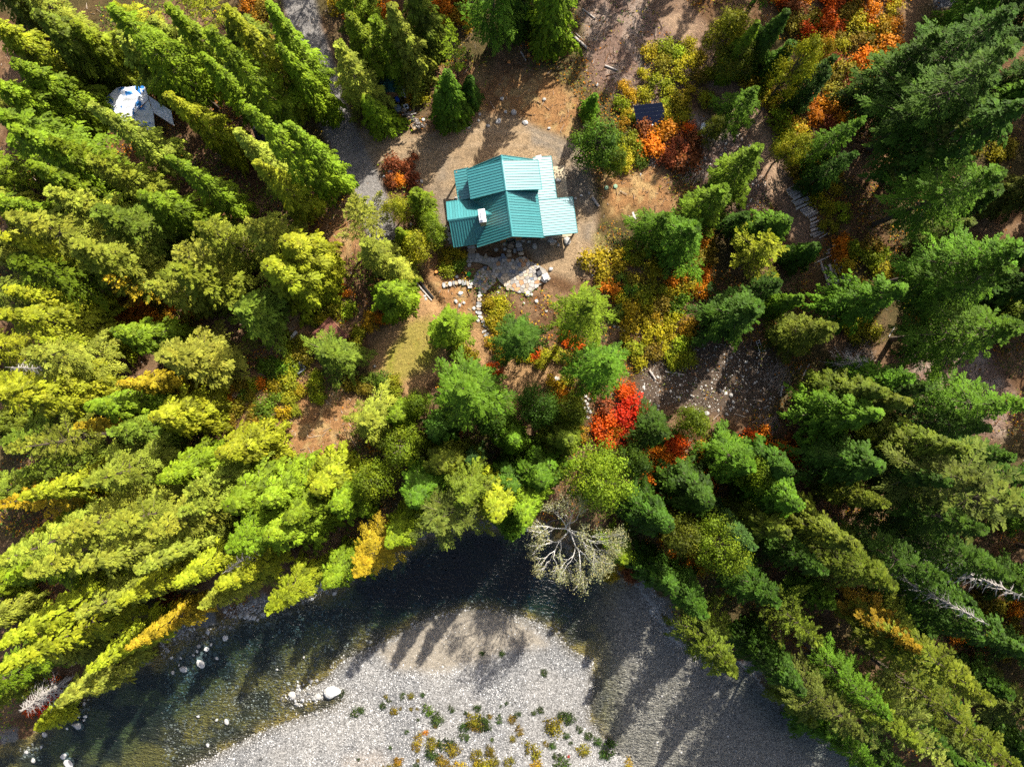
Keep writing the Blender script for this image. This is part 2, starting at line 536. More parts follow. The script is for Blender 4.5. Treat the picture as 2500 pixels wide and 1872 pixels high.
# river: bank earth, bed and bar
bankm = sstep(-3.2, -0.8, d_riv) * (d_riv < 0.6)
C = lerp(C, (0.16, 0.155, 0.145), bankm * sstep(0.42, 0.55, n2))
wet = (d_riv >= 0)
bedc = lerp(np.zeros(X.shape + (3,)) + np.array((0.34, 0.28, 0.09)), (0.10, 0.095, 0.055), sstep(0.42, 0.58, n2))
bedc = lerp(bedc, (0.44, 0.43, 0.41), riffle * 0.95)
barc = lerp(np.zeros(X.shape + (3,)) + np.array((0.31, 0.30, 0.285)), (0.22, 0.22, 0.22), sstep(0.42, 0.6, n1))
sand_w = PP([(930, 1590), (1040, 1522), (1150, 1490), (1240, 1505), (1300, 1540), (1330, 1570), (1230, 1580), (1160, 1610), (1050, 1630), (960, 1625)], WZ)
sm = sstep(-1.5, 0.6, sdist(X, Y, sand_w) + wb2 * 0.4)
barc = lerp(barc, (0.27, 0.235, 0.185), sm * 0.95)
sand2_w = PP([(850, 1850), (930, 1830), (960, 1880), (870, 1900)], WZ)
barc = lerp(barc, (0.36, 0.32, 0.28), sstep(-1.5, 0.5, sdist(X, Y, sand2_w) + wb2 * 0.4))
wetrim = sstep(1.6, 0.0, d_bar)
barc = lerp(barc, (0.13, 0.115, 0.085), wetrim * 0.75 * (X < 12))
C = np.where(wet[..., None], np.where((d_bar > 0)[..., None], barc, bedc), C)
ny, nx = X.shape
verts = np.stack([X, Y, Z], -1).reshape(-1, 3)
idx = np.arange(nx * ny).reshape(ny, nx)
faces = np.stack([idx[:-1, :-1], idx[:-1, 1:], idx[1:, 1:], idx[1:, :-1]], -1).reshape(-1, 4)
peb = (wet & ((d_bar > 0) & (sm < 0.5) | (riffle > 0.2))).astype(float) + 0.45 * (wet & (d_bar <= 0)).astype(float)
peb = np.clip(peb, 0, 1)

def ground_mat():
    m, nt, b = mat_new('ground_surface')
    N, L = nt.nodes, nt.links
    tc = N.new('ShaderNodeTexCoord')
    at = N.new('ShaderNodeAttribute'); at.attribute_name = 'zone'
    ap = N.new('ShaderNodeAttribute'); ap.attribute_name = 'pebble'
    nz = N.new('ShaderNodeTexNoise'); nz.inputs['Scale'].default_value = 2.3; nz.inputs['Detail'].default_value = 9; nz.inputs['Roughness'].default_value = 0.75
    L.new(tc.outputs['Object'], nz.inputs['Vector'])
    r1 = N.new('ShaderNodeMapRange'); r1.inputs[1].default_value = 0.3; r1.inputs[2].default_value = 0.7; r1.inputs[3].default_value = 0.45; r1.inputs[4].default_value = 1.6
    L.new(nz.outputs[0], r1.inputs[0])
    nf_ = N.new('ShaderNodeTexNoise'); nf_.inputs['Scale'].default_value = 11; nf_.inputs['Detail'].default_value = 6; nf_.inputs['Roughness'].default_value = 0.8
    L.new(tc.outputs['Object'], nf_.inputs['Vector'])
    rf_ = N.new('ShaderNodeMapRange'); rf_.inputs[1].default_value = 0.32; rf_.inputs[2].default_value = 0.68; rf_.inputs[3].default_value = 0.5; rf_.inputs[4].default_value = 1.5
    L.new(nf_.outputs[0], rf_.inputs[0])
    mg_ = N.new('ShaderNodeMath'); mg_.operation = 'MULTIPLY'
    L.new(r1.outputs[0], mg_.inputs[0]); L.new(rf_.outputs[0], mg_.inputs[1])
    vo = N.new('ShaderNodeTexVoronoi'); vo.inputs['Scale'].default_value = 5.5
    L.new(tc.outputs['Object'], vo.inputs['Vector'])
    sep = N.new('ShaderNodeSeparateColor')
    L.new(vo.outputs['Color'], sep.inputs[0])
    r2 = N.new('ShaderNodeMapRange'); r2.inputs[3].default_value = 0.5; r2.inputs[4].default_value = 1.5
    L.new(sep.outputs[0], r2.inputs[0])
    dd = N.new('ShaderNodeMapRange'); dd.inputs[1].default_value = 0.0; dd.inputs[2].default_value = 0.13; dd.inputs[3].default_value = 1.0; dd.inputs[4].default_value = 0.55
    L.new(vo.outputs['Distance'], dd.inputs[0])
    pm_ = N.new('ShaderNodeMath'); pm_.operation = 'MULTIPLY'
    L.new(r2.outputs[0], pm_.inputs[0]); L.new(dd.outputs[0], pm_.inputs[1])
    mixf = N.new('ShaderNodeMix'); mixf.data_type = 'FLOAT'
    L.new(ap.outputs['Fac'], mixf.inputs['Factor']); L.new(mg_.outputs[0], mixf.inputs[2]); L.new(pm_.outputs[0], mixf.inputs[3])
    vm = N.new('ShaderNodeVectorMath'); vm.operation = 'SCALE'
    L.new(at.outputs['Color'], vm.inputs[0]); L.new(mixf.outputs[0], vm.inputs['Scale'])
    L.new(vm.outputs[0], b.inputs['Base Color'])
    b.inputs['Roughness'].default_value = 0.92
    b.inputs['Specular IOR Level'].default_value = 0.15
    bp = N.new('ShaderNodeBump'); bp.inputs['Strength'].default_value = 0.8; bp.inputs['Distance'].default_value = 0.10
    L.new(mixf.outputs[0], bp.inputs['Height'])
    L.new(bp.outputs[0], b.inputs['Normal'])
    return m
terrain = link('ground', np_mesh('ground', verts, faces, {'zone': C.reshape(-1, 3), 'pebble': peb.ravel()}, smooth=True), ground_mat())
tag(terrain, kind='structure')

# water: one sheet at river level; the terrain rises through it at the banks and the bar
def water_mat():
    m, nt, b = mat_new('river_water')
    N, L = nt.nodes, nt.links
    tc = N.new('ShaderNodeTexCoord')
    mp = N.new('ShaderNodeMapping'); mp.inputs['Rotation'].default_value = (0, 0, 0.5); mp.inputs['Scale'].default_value = (1.0, 2.2, 1)
    L.new(tc.outputs['Object'], mp.inputs['Vector'])
    nz = N.new('ShaderNodeTexNoise'); nz.inputs['Scale'].default_value = 1.5; nz.inputs['Detail'].default_value = 5; nz.inputs['Distortion'].default_value = 0.8
    L.new(mp.outputs[0], nz.inputs['Vector'])
    bp = N.new('ShaderNodeBump'); bp.inputs['Strength'].default_value = 0.9; bp.inputs['Distance'].default_value = 0.2
    L.new(nz.outputs[0], bp.inputs['Height'])
    at = N.new('ShaderNodeAttribute'); at.attribute_name = 'depth'
    cr = N.new('ShaderNodeValToRGB')            # light lost by depth in metres; blue cast stands in for reflected sky
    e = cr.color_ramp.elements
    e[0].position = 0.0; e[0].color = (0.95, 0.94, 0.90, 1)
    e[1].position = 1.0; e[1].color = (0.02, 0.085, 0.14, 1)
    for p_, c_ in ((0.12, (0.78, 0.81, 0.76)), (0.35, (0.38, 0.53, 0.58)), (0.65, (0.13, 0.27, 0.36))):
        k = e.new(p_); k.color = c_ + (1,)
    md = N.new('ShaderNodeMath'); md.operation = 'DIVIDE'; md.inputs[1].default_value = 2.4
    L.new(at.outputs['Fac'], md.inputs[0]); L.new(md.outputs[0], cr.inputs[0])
    tr = N.new('ShaderNodeBsdfTransparent'); L.new(cr.outputs[0], tr.inputs[0])
    gl = N.new('ShaderNodeBsdfGlossy'); gl.inputs['Roughness'].default_value = 0.26
    L.new(bp.outputs[0], gl.inputs['Normal'])
    fr = N.new('ShaderNodeFresnel'); fr.inputs['IOR'].default_value = 1.40
    L.new(bp.outputs[0], fr.inputs['Normal'])
    ms = N.new('ShaderNodeMixShader')
    L.new(fr.outputs[0], ms.inputs[0]); L.new(tr.outputs[0], ms.inputs[1]); L.new(gl.outputs[0], ms.inputs[2])
    L.new(ms.outputs[0], N['Material Output'].inputs['Surface'])
    return m
sel = (d_riv > -1.2) & (d_bar < 1.2)
fsel = sel[:-1, :-1] | sel[1:, 1:]
wv = np.stack([X, Y, np.full_like(X, WZ)], -1).reshape(-1, 3)
wf = faces.reshape(ny-1, nx-1, 4)[fsel]
used, inv = np.unique(wf, return_inverse=True)
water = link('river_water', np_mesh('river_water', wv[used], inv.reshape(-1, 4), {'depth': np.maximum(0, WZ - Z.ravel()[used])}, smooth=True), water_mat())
tag(water, kind='structure')
del wv

def in_river(x, y, m_=0.0):
    return float(sdist(np.array([x]), np.array([y]), river_w)[0]) > -m_

# ------------------------------------------------------------------ cabin
from mathutils import Matrix
HO = (0.052, 17.218)
HA = math.radians(7.9)
cabin = empty('cabin', (HO[0], HO[1], 0.0), HA)
tag(cabin, 'log cabin with teal standing-seam metal roof, dormers and a stone chimney', 'cabin')

def panel_mesh(w, ln, n_rib=1):
    b = MB()
    b.box(0, w, 0, ln, -0.035, 0)
    b.box(0.0, 0.04, 0.002, ln - 0.002, 0.001, 0.06)
    return b.mesh('roof_panel')

def roof_slope(name, p0, run, n, slope, parent, mat, trim=True):
    """rectangle of n seamed panels: p0 top corner, run along the ridge, slope down the fall line"""
    p0, run, slope = Vector(p0), Vector(run), Vector(slope)
    nrm = run.cross(slope)
    if nrm.z < 0:                 # keep panels facing up
        p0 = p0 + run
        run = -run
        nrm = run.cross(slope)
    nrm.normalize()
    W, Ln = run.length, slope.length
    ex, ey = run.normalized(), slope.normalized()
    # underlay sheet is the part itself
    deck = MB()
    q = [p0 + nrm*-0.05, p0 + run + nrm*-0.05, p0 + run + slope*0.995 + nrm*-0.05, p0 + slope*0.995 + nrm*-0.05]
    deck.slab(q, 0.12)
    part = deck.build(name, M['fascia'], parent)
    me = panel_mesh(W / n - 0.003, Ln)
    me.materials.append(mat)
    for i in range(n):
        o = link('roof_panel', me, None, part)
        p = p0 + ex * (W / n * i)
        mtx = Matrix((ex, ey, nrm)).transposed().to_4x4()
        mtx.translation = p
        o.matrix_local = mtx
    if trim:
        t = MB()
        for a_ in (p0, p0 + run):
            t.tube([a_ + nrm*0.03, a_ + slope + nrm*0.03], 0.045, 4)
        t.tube([p0 + slope + nrm*-0.02, p0 + run + slope + nrm*-0.02], 0.05, 4)
        t.build('edge_trim', mat, part)
    return part

M['fascia'] = simple('fascia', (0.025, 0.13, 0.125), 0.5, 0.1, 3)
SL = 0.846
LEN = 9.62
roof_slope('main_roof', (0, 0, 6.8), (0, LEN, 0), 30, (3.95, 0, -3.95*SL), cabin, M['roof'])
roof_slope('main_roof', (0, 0, 6.8), (0, LEN, 0), 30, (-4.32, 0, -4.32*SL), cabin, M['roof'])
# porch roofs at a lower pitch
roof_slope('porch_roof', (3.86, 0.18, 3.60), (0, 4.42, 0), 14, (4.25, 0, -0.86), cabin, M['roof'])
roof_slope('porch_roof', (3.86, 4.62, 3.605), (0, 5.2, 0), 16, (2.28, 0, -0.46), cabin, M['roof'])
roof_slope('porch_roof', (-4.1, 6.05, 3.42), (0, 3.68, 0), 11, (-1.78, 0, -0.42), cabin, M['roof'])
# shed dormers both sides of the ridge
roof_slope('dormer_roof', (0.0, 5.42, 6.90), (0, 3.55, 0), 11, (4.32, 0, -1.72), cabin, M['roof'])
roof_slope('dormer_roof', (0.0, 5.42, 6.90), (0, 3.55, 0), 11, (-4.28, 0, -1.70), cabin, M['roof'])
# cross wing
roof_slope('wing_roof', (-7.35, 3.36, 5.08), (5.3, 0, 0), 16, (0, 2.72, -2.08), cabin, M['roof'])
roof_slope('wing_roof', (-7.20, 3.36, 5.08), (5.1, 0, 0), 16, (0, -2.88, -2.20), cabin, M['roof'])
m_ = MB()
m_.slab([(-0.16, -0.03, 6.73), (0, -0.03, 6.875), (0, LEN+.03, 6.875), (-0.16, LEN+.03, 6.73)], 0.03)
m_.slab([(0, -0.03, 6.875), (0.16, -0.03, 6.73), (0.16, LEN+.03, 6.73), (0, LEN+.03, 6.875)], 0.03)
m_.build('ridge_cap', M['roof'], cabin)
m_ = MB()
m_.slab([(-0.16, 5.4, 6.90), (0, 5.4, 6.975), (0, 9.0, 6.975), (-0.16, 9.0, 6.90)], 0.03)
m_.slab([(0, 5.4, 6.975), (0.16, 5.4, 6.90), (0.16, 9.0, 6.90), (0, 9.0, 6.975)], 0.03)
m_.build('ridge_cap', M['roof'], cabin)
m_ = MB()
m_.slab([(-7.36, 3.20, 5.03), (-2.0, 3.20, 5.03), (-2.0, 3.36, 5.15), (-7.36, 3.36, 5.15)], 0.03)
m_.slab([(-7.36, 3.36, 5.15), (-2.0, 3.36, 5.15), (-2.0, 3.52, 5.03), (-7.36, 3.52, 5.03)], 0.03)
m_.build('ridge_cap', M['roof'], cabin)
# walls (gable prism), dormer cheeks, wing walls
w = MB()
sec = [(-3.9, 0.0), (3.6, 0.0), (3.6, 3.45), (0, 6.5), (-3.9, 3.2)]
n = len(sec)
w.add([(x, 0.7, z) for x, z in sec] + [(x, 9.0, z) for x, z in sec], [tuple(range(n)), tuple(range(2*n-1, n-1, -1))] + [(i, i+n, (i+1) % n+n, (i+1) % n) for i in range(n)])
w.build('wall', M['wall_wood'], cabin)
for s in (-1, 1):
    w = MB()
    sec = [(s*0.3, 6.3), (s*3.95, 3.5), (s*3.95, 5.05), (s*0.3, 6.6)]
    w.add([(x, 5.55, z) for x, z in sec] + [(x, 8.85, z) for x, z in sec], [(0, 1, 2, 3), (7, 6, 5, 4)] + [(i, i+4, (i+1) % 4+4, (i+1) % 4) for i in range(4)])
    w.build('dormer_wall', M['fascia'], cabin)
w = MB()
sec = [(0.85, 0.0), (5.7, 0.0), (5.7, 3.1), (3.36, 4.9), (0.85, 2.95)]
w.add([(-6.7, y, z) for y, z in sec] + [(-3.5, y, z) for y, z in sec], [tuple(range(n)), tuple(range(2*n-1, n-1, -1))] + [(i, i+n, (i+1) % n+n, (i+1) % n) for i in range(n)])
w.build('wing_wall', M['wall_wood'], cabin)
for (a0, a1, z0, z1, b_) in [(-2.9, -1.5, 0.9, 2.4, 0.7), (-0.7, 0.5, 0.1, 2.3, 0.7), (1.3, 2.9, 0.9, 2.4, 0.7), (-1.2, 1.2, 3.3, 4.9, 0.7), (-6.2, -4.6, 0.9, 2.2, 0.85)]:
    f = MB().box(a0, a1, b_-0.06, b_-0.003, z0, z1).build('window', M['fascia'], cabin)
    MB().box(a0+.08, a1-.08, b_-0.075, b_-0.063, z0+.08, z1-.08).build('pane', M['glass'], f)
for (a_, b_) in [(7.8, 0.5), (7.8, 4.3), (5.8, 4.9), (5.8, 9.5), (4.1, 0.5), (-5.6, 9.5), (-5.6, 6.4)]:
    MB().box(a_-.09, a_+.09, b_-.09, b_+.09, 0, 3.62 - abs(abs(a_)-3.9)*0.203 - 0.19).build('porch_post', M['wall_wood'], cabin)
MB().box(3.7, 7.9, 0.4, 9.4, 0.0, 0.14).build('porch_deck', M['plank'], cabin)
MB().box(6.15, 7.65, 4.62, 5.02, 0.0, 1.1).build('porch_step', M['grey_plank'], cabin)
# chimney: stone stack, white cap, three flues
MB().box(-3.54, -2.84, 2.24, 3.68, 2.9, 6.42).build('chimney', M['chimney_stone'], cabin)
ch = MB().box(-3.60, -2.78, 2.18, 3.74, 6.424, 6.56, 0.02).build('chimney_cap', M['white_metal'], cabin)
for b_, r_ in ((3.32, .13), (2.96, .15), (2.56, .19)):
    MB().tube([(-3.19, b_, 6.56), (-3.19, b_, 6.84)], r_*0.8, 10).tube([(-3.19, b_, 6.84), (-3.19, b_, 6.90)], [r_*1.15, r_*0.5], 10).build('flue', M['white_metal'], ch)
# white dish on the rear corner of the roof
dp = Matrix.Rotation(HA, 4, 'Z') @ Vector((4.5, 9.35, 0)) + Vector((HO[0], HO[1], 0))
dish = empty('satellite_dish', (dp.x, dp.y, 3.5), HA)
MB().tube([(0, 0, -0.05), (0, 0, 0.75)], 0.03, 6).build('mast', M['white_metal'], dish)
MB().slab([(-.38, -.2, .75), (.38, -.15, .8), (.34, .38, 1.05), (-.34, .33, 1.0)], 0.03).build('reflector', M['white_metal'], dish)
MB().box(-.62, -.2, -.2, .12, .45, .62, .02).build('housing', M['white_metal'], dish)
tag(dish, 'white dish antenna on the rear corner of the teal roof', 'antenna')

# ------------------------------------------------------------------ stone: rocks, patio, steps
def rock_mesh(seed):
    r = np.random.default_rng(seed)
    b = bpy.data.meshes.new('rock')
    import bmesh
    bm = bmesh.new()
    bmesh.ops.create_icosphere(bm, subdivisions=2, radius=1.0)
    nrm = r.normal(0, 1, (9, 3))
    nrm /= np.linalg.norm(nrm, axis=1, keepdims=True)
    off = r.uniform(0.62, 0.95, 9)
    for v in bm.verts:
        c = np.array(v.co)
        for q in range(9):
            dd = c @ nrm[q] - off[q]
            if dd > 0:
                c = c - nrm[q] * dd * 0.92
        c = c * (1 + r.normal(0, 0.03))
        v.co = c
    bm.to_mesh(b)
    bm.free()
    return b
ROCKS = [rock_mesh(s) for s in range(6)]
for me in ROCKS:
    me.materials.append(M['stone'])
M['pale_stone'] = simple('pale_stone', (0.35, 0.335, 0.31), 0.8, 0.4, 4, 0.8, objvar=0.15)
ROCKS_P = []
for me in ROCKS[:3]:
    c = me.copy()
    c.materials.clear()
    c.materials.append(M['pale_stone'])
    ROCKS_P.append(c)
rock_recs = []
def rock(px, py, rad, pale=False, flat=0.62, name='boulder', asp=None, wz=None):
    rd = random.Random(int(px*37 + py*11))
    p = gpt(px, py) if wz is None else Vector((*P(px, py, WZ), 0))
    if wz is not None:
        p.z = max(float(ground(p.x, p.y)), WZ - 0.5*rad)
    o = link(name, rd.choice(ROCKS_P if pale else ROCKS))
    asp = asp or rd.uniform(0.7, 1.0)
    o.scale = (rad, rad*asp, rad*flat)
    o.rotation_euler = (rd.gauss(0, .12), rd.gauss(0, .12), rd.random()*6.28)
    o.location = (p.x, p.y, p.z + rad*flat*0.35)
    rock_recs.append((o, p.x, p.y, 'pale' if pale else 'grey', 'boulder' if rad > 0.45 else 'stone', 'large' if rad > 0.8 else ('mid-sized' if rad > 0.45 else 'small'), 'boulder' if rad > 0.45 else 'stone'))
    return o
r2 = lambda x, y: (830 + x/2.6286, y/2.6286)
r5 = lambda x, y: (830 + x/2.6286, 620 + y/2.6286)
r6 = lambda x, y: (1660 + x/2.6286, 620 + y/2.6286)
r7 = lambda x, y: (x/2.6286, 1242 + y/2.6286)
r8 = lambda x, y: (830 + x/2.6286, 1242 + y/2.6286)
z4 = lambda x, y: (1050 + x/5.52, 350 + y/5.52)
z5 = lambda x, y: (1000 + x/5.52, 580 + y/5.52)
z6 = lambda x, y: (1380 + x/5.52, 180 + y/5.52)
z7 = lambda x, y: (1850 + x/5.52, 400 + y/5.52)
z8 = lambda x, y: (640 + x/5.52, 750 + y/5.52)
K2, K5 = 1/2.6286/19.26, 1/5.52/19.26
for x, y, s in [(830, 815, 18), (895, 735, 12), (890, 775, 10), (950, 810, 15), (1017, 780, 22), (1063, 720, 12), (1115, 725, 21), (1187, 788, 21), (1340, 825, 13), (1040, 635, 14), (325, 1105, 20),
                (280, 1135, 12), (490, 1165, 14), (525, 1165, 12), (1930, 1120, 9), (1310, 640, 14), (535, 770, 14), (600, 1370, 14), (455, 1440, 12), (1650, 545, 14), (1760, 1195, 9), (1600, 1240, 10)]:
    rock(*r2(x, y), s*K2, x % 2 == 0)
rock(*z4(1720, 510), 60*K5, False, 0.8, asp=.55)
for x, y, s in [(1410, 1385, 48), (1335, 1325, 26), (890, 1430, 32), (1730, 1370, 26), (1840, 1320, 62), (1650, 1350, 40), (1610, 1295, 50), (1250, 1300, 40), (180, 1300, 36), (230, 1195, 30), (255, 1240, 42),
                (265, 1290, 42), (280, 1335, 50), (310, 1385, 45), (240, 1140, 40), (195, 1140, 32), (60, 950, 26), (40, 895, 22), (350, 745, 26), (1960, 745, 24), (2035, 705, 22), (1010, 1430, 30), (400, 1480, 28), (450, 1520, 22), (85, 1010, 25),
                (1000, 1350, 34), (1690, 1320, 26), (1700, 640, 24)]:
    rock(*z4(x, y), s*K5, (x//5) % 2 == 0, 0.6)
for x, y, s in [(455, 40, 32), (800, 370, 34), (530, 435, 34), (480, 360, 28), (635, 530, 26), (690, 755, 38), (620, 865, 34), (675, 915, 28), (730, 880, 26), (865, 955, 30), (1215, 670, 28), (1190, 740, 26), (1300, 790, 20), (1590, 760, 48),
                (1480, 735, 30), (1540, 885, 18), (1640, 770, 28), (1900, 425, 36), (1710, 860, 30), (1840, 990, 22), (900, 1010, 24), (885, 1080, 26), (920, 1120, 28), (1010, 1260, 30), (200, 790, 26), (215, 830, 22)]:
    rock(*z5(x, y), s*K5, (x//10) % 3 != 0, 0.6)
for x, y, s in [(1385, 810, 34), (1360, 865, 18)] + [(a, b, 13) for a, b in [(1545, 930), (1572, 945), (1550, 965), (1588, 962), (1540, 990), (1565, 990), (1592, 987), (1555, 1016), (1582, 1012), (1600, 932), (1575, 915), (1590, 1050), (1607, 1012)]] + \
        [(a, b, 11) for a, b in [(1760, 465), (1785, 470), (1800, 485), (1825, 490), (1805, 525), (1815, 550), (2040, 1000), (2062, 1022), (2045, 975), (2020, 965), (1950, 865), (2040, 790), (1620, 135), (225, 720), (290, 815), (312, 880)]]:
    rock(*r5(x, y), s*K2, True, 0.6)
for x, y, s in [(328, 663, 12), (425, 745, 9), (330, 905, 16), (85, 1005, 17), (170, 1025, 21), (300, 1030, 13), (187, 980, 10), (125, 1015, 13), (215, 885, 10), (165, 845, 8), (205, 825, 8), (290, 890, 8), (325, 995, 11), (500, 760, 9), (120, 245, 14), (105, 275, 10)]:
    rock(*r6(x, y), s*K2, True, 0.6)
for x, y, s in [(1285, 985, 46), (1180, 1030, 34), (1445, 830, 26), (1390, 960, 18), (1325, 900, 22), (1275, 880, 17), (1355, 870, 15), (1265, 912, 15), (490, 1395, 44), (545, 1330, 17), (495, 1300, 24), (540, 1250, 15), (505, 1330, 13),
                (540, 1357, 13), (430, 1410, 12), (170, 1560, 22), (210, 1615, 24), (265, 1525, 15), (410, 1590, 30), (440, 1635, 44), (285, 1450, 22), (2140, 1170, 60), (1875, 1195, 30), (2040, 1205, 26), (1455, 1365, 26), (1390, 1355, 13),
                (1270, 1330, 14), (1330, 1515, 17), (1110, 1050, 17), (1160, 955, 12), (1780, 1030, 10), (1950, 950, 10), (1655, 712, 15), (1612, 690, 14), (1570, 700, 12), (2145, 540, 22), (1500, 735, 10), (1240, 940, 12), (1100, 955, 14), (1150, 1000, 10)]:
    rock(*r7(x, y), s*K2, (x//5) % 3 == 0, 0.55, wz=1)
for x, y, s in [(60, 430, 20), (85, 405, 14), (55, 460, 12), (835, 630, 6), (1200, 135, 14)]:
    rock(*r8(x, y), s*K2, False, 0.55, wz=1)

def clip_half(poly, m, nv):
    out = []
    for i in range(len(poly)):
        a, b = poly[i], poly[(i+1) % len(poly)]
        da, db = (a - m) @ nv, (b - m) @ nv
        if da <= 0:
            out.append(a)
        if da * db < 0:
            out.append(a + (b-a) * (da / (da-db)))
    return out

FLAG = [simple('flagstone_grey', (0.29, 0.27, 0.245), 0.8, 0.2, 5, 0.3, objvar=0.3), simple('flagstone_tan', (0.36, 0.29, 0.21), 0.8, 0.2, 5, 0.3, objvar=0.25),
        simple('flagstone_blue', (0.13, 0.15, 0.19), 0.8, 0.2, 5, 0.3, objvar=0.3), simple('flagstone_rust', (0.40, 0.22, 0.11), 0.8, 0.2, 5, 0.3, objvar=0.25)]
def flagstones(outline, spacing, parent, seed, z0):
    r = np.random.default_rng(seed)
    lo, hi = outline.min(0), outline.max(0)
    pts = []
    y = lo[1]
    row = 0
    while y < hi[1]:
        x = lo[0] + (row % 2) * spacing * 0.5
        while x < hi[0]:
            pts.append((x + r.normal(0, spacing*.2), y + r.normal(0, spacing*.2)))
            x += spacing
        y += spacing * 0.87
        row += 1
    pts = np.array(pts)
    ins = sdist(pts[:, 0], pts[:, 1], outline) > spacing * 0.12
    for i in np.nonzero(ins)[0]:
        p = pts[i]
        cell = [p + np.array(c) * spacing for c in ((-1, -1), (1, -1), (1, 1), (-1, 1))]
        dd = np.hypot(*(pts - p).T)
        for j in np.nonzero((dd < spacing*2.3) & (dd > 0))[0]:
            cell = clip_half(cell, (p + pts[j])/2, pts[j] - p)
            if len(cell) < 3: break
        if len(cell) < 3: continue
        c = np.mean(cell, 0)
        cell = [c + (q - c)*0.95 for q in cell]
        k = r.choice(4, p=[.52, .30, .10, .08])
        MB().prism([tuple(q) for q in cell], z0 - 0.12, z0 + 0.04 + r.uniform(0, .025), 0.10).build('flagstone', FLAG[k], parent)

pat = empty('flagstone_patio', (0, 0, 0))
tag(pat, 'irregular flagstone patio below the cabin, half in its shadow', 'patio')
outline = PP([z5(*q) for q in [(700, 250), (900, 225), (1000, 255), (1150, 270), (1290, 240), (1330, 300), (1400, 330), (1480, 260), (1560, 260), (1650, 340), (1740, 370), (1830, 430), (1890, 520), (1850, 600), (1740, 640), (1640, 735), (1540, 745), (1430, 730),
                               (1330, 690), (1270, 640), (1210, 590), (1150, 500), (1110, 430), (1050, 370), (950, 340), (870, 330), (780, 330)]], 0.1)
flagstones(outline, 0.52, pat, 3, 0.10)
MB().prism([tuple(q) for q in outline], -0.3, 0.085).build('bedding', simple('mortar', (0.24, 0.22, 0.19), 0.95, 0.2, 8, 0.3), pat)
ov = empty('oval_patio', (0, 0, 0))
tag(ov, 'small oval of grey flagstones beside the patio, all in shade', 'patio')
cx, cy = P(*z5(1000, 562), 0.1)
th = np.linspace(0, 2*math.pi, 28, endpoint=False)
oo = np.stack([cx + 1.30*np.cos(th)*math.cos(.35) + 1.55*np.sin(th)*math.sin(.35), cy - 1.30*np.cos(th)*math.sin(.35) + 1.55*np.sin(th)*math.cos(.35)], 1)
flagstones(oo, 0.36, ov, 8, 0.06)
MB().prism([tuple(q) for q in oo], -0.3, 0.045).build('bedding', simple('mortar_dark', (0.12, 0.115, 0.11), 0.95, 0.2, 8, 0.3), ov)

SLAB = [simple('slab_grey', (0.25, 0.25, 0.25), 0.8, 0.25, 4, 0.4, objvar=0.25), simple('slab_tan', (0.38, 0.29, 0.20), 0.8, 0.25, 4, 0.4, objvar=0.25), simple('slab_pale', (0.38, 0.365, 0.34), 0.8, 0.25, 4, 0.4, objvar=0.2)]
def slab_row(nm, label, cat, items, zf):
    t = empty(nm, (0, 0, 0))
    tag(t, label, cat)
    for i, (px, py, w_, d_, rot, k) in enumerate(items):
        rd = random.Random(i*7 + len(nm))
        p = gpt(px, py)
        n_ = 7
        poly = []
        for j in range(n_):
            a_ = j*6.283/n_ + rd.uniform(-.25, .25)
            ex, ey = w_*0.56*math.copysign(abs(math.cos(a_))**.6, math.cos(a_)), d_*0.56*math.copysign(abs(math.sin(a_))**.6, math.sin(a_))
            poly.append((p.x + ex*math.cos(rot) - ey*math.sin(rot), p.y + ex*math.sin(rot) + ey*math.cos(rot)))
        MB().prism(poly, p.z - 0.3, p.z + zf(i), 0.10).build('step_stone' if 'step' in nm else 'edging_stone', SLAB[k], t)
    return t
steps = [(960, 740, 55, 34, -.6), (950, 785, 58, 36, -.4), (943, 838, 55, 42, -.15), (938, 888, 58, 30, .1), (933, 925, 60, 30, 0), (933, 963, 56, 28, .1), (943, 1018, 58, 40, .2), (955, 1070, 56, 30, .4), (985, 1108, 60, 26, .5), (1000, 1142, 60, 30, .3),
         (1022, 1186, 56, 44, .7), (1075, 1232, 62, 30, .6), (1040, 1312, 72, 44, -.6), (1000, 1262, 50, 26, -.7)]
slab_row('stone_steps', 'curving flight of grey stone steps leading down from the oval patio', 'steps', [(*z5(x, y), w_*K5*1.15, d_*K5*1.15, -a_, (i*5) % 3) for i, (x, y, w_, d_, a_) in enumerate(steps)], lambda i: 0.42 - 0.022*i)
edg = [(465, 645, 40, 70), (500, 635, 38, 72), (548, 630, 46, 66), (595, 615, 34, 56), (632, 612, 40, 60), (678, 598, 44, 64), (735, 612, 66, 74), (785, 625, 30, 66), (828, 615, 48, 70), (868, 590, 60, 58), (905, 650, 50, 50), (815, 670, 60, 36)]
slab_row('stone_edging', 'row of upright grey stones edging the bed left of the steps', 'edging', [(*z5(x, y), w_*K5, d_*K5, .15, (i*4) % 3) for i, (x, y, w_, d_) in enumerate(edg)], lambda i: 0.30 + 0.05*(i % 3))
walk = [(1085, 1390, 80, 60), (1195, 1375, 85, 62), (1065, 1458, 62, 44), (1212, 1432, 84, 50), (1065, 1512, 70, 46), (1225, 1490, 76, 44), (1140, 1455, 36, 60), (1115, 1585, 40, 40), (1090, 1320, 90, 50), (1180, 1310, 70, 50), (560, 1400, 110, 40), (560, 1440, 120, 40), (560, 1475, 90, 34),
        (1640, 1320, 70, 50), (1650, 1360, 60, 36)]
slab_row('slab_steps', 'broad tan and grey slab steps from the cabin front to the patio', 'steps', [(*z4(x, y), w_*K5, d_*K5, .05, (i*2) % 3 if i % 4 else 1) for i, (x, y, w_, d_) in enumerate(walk)], lambda i: 0.34 - 0.02*(i % 6))

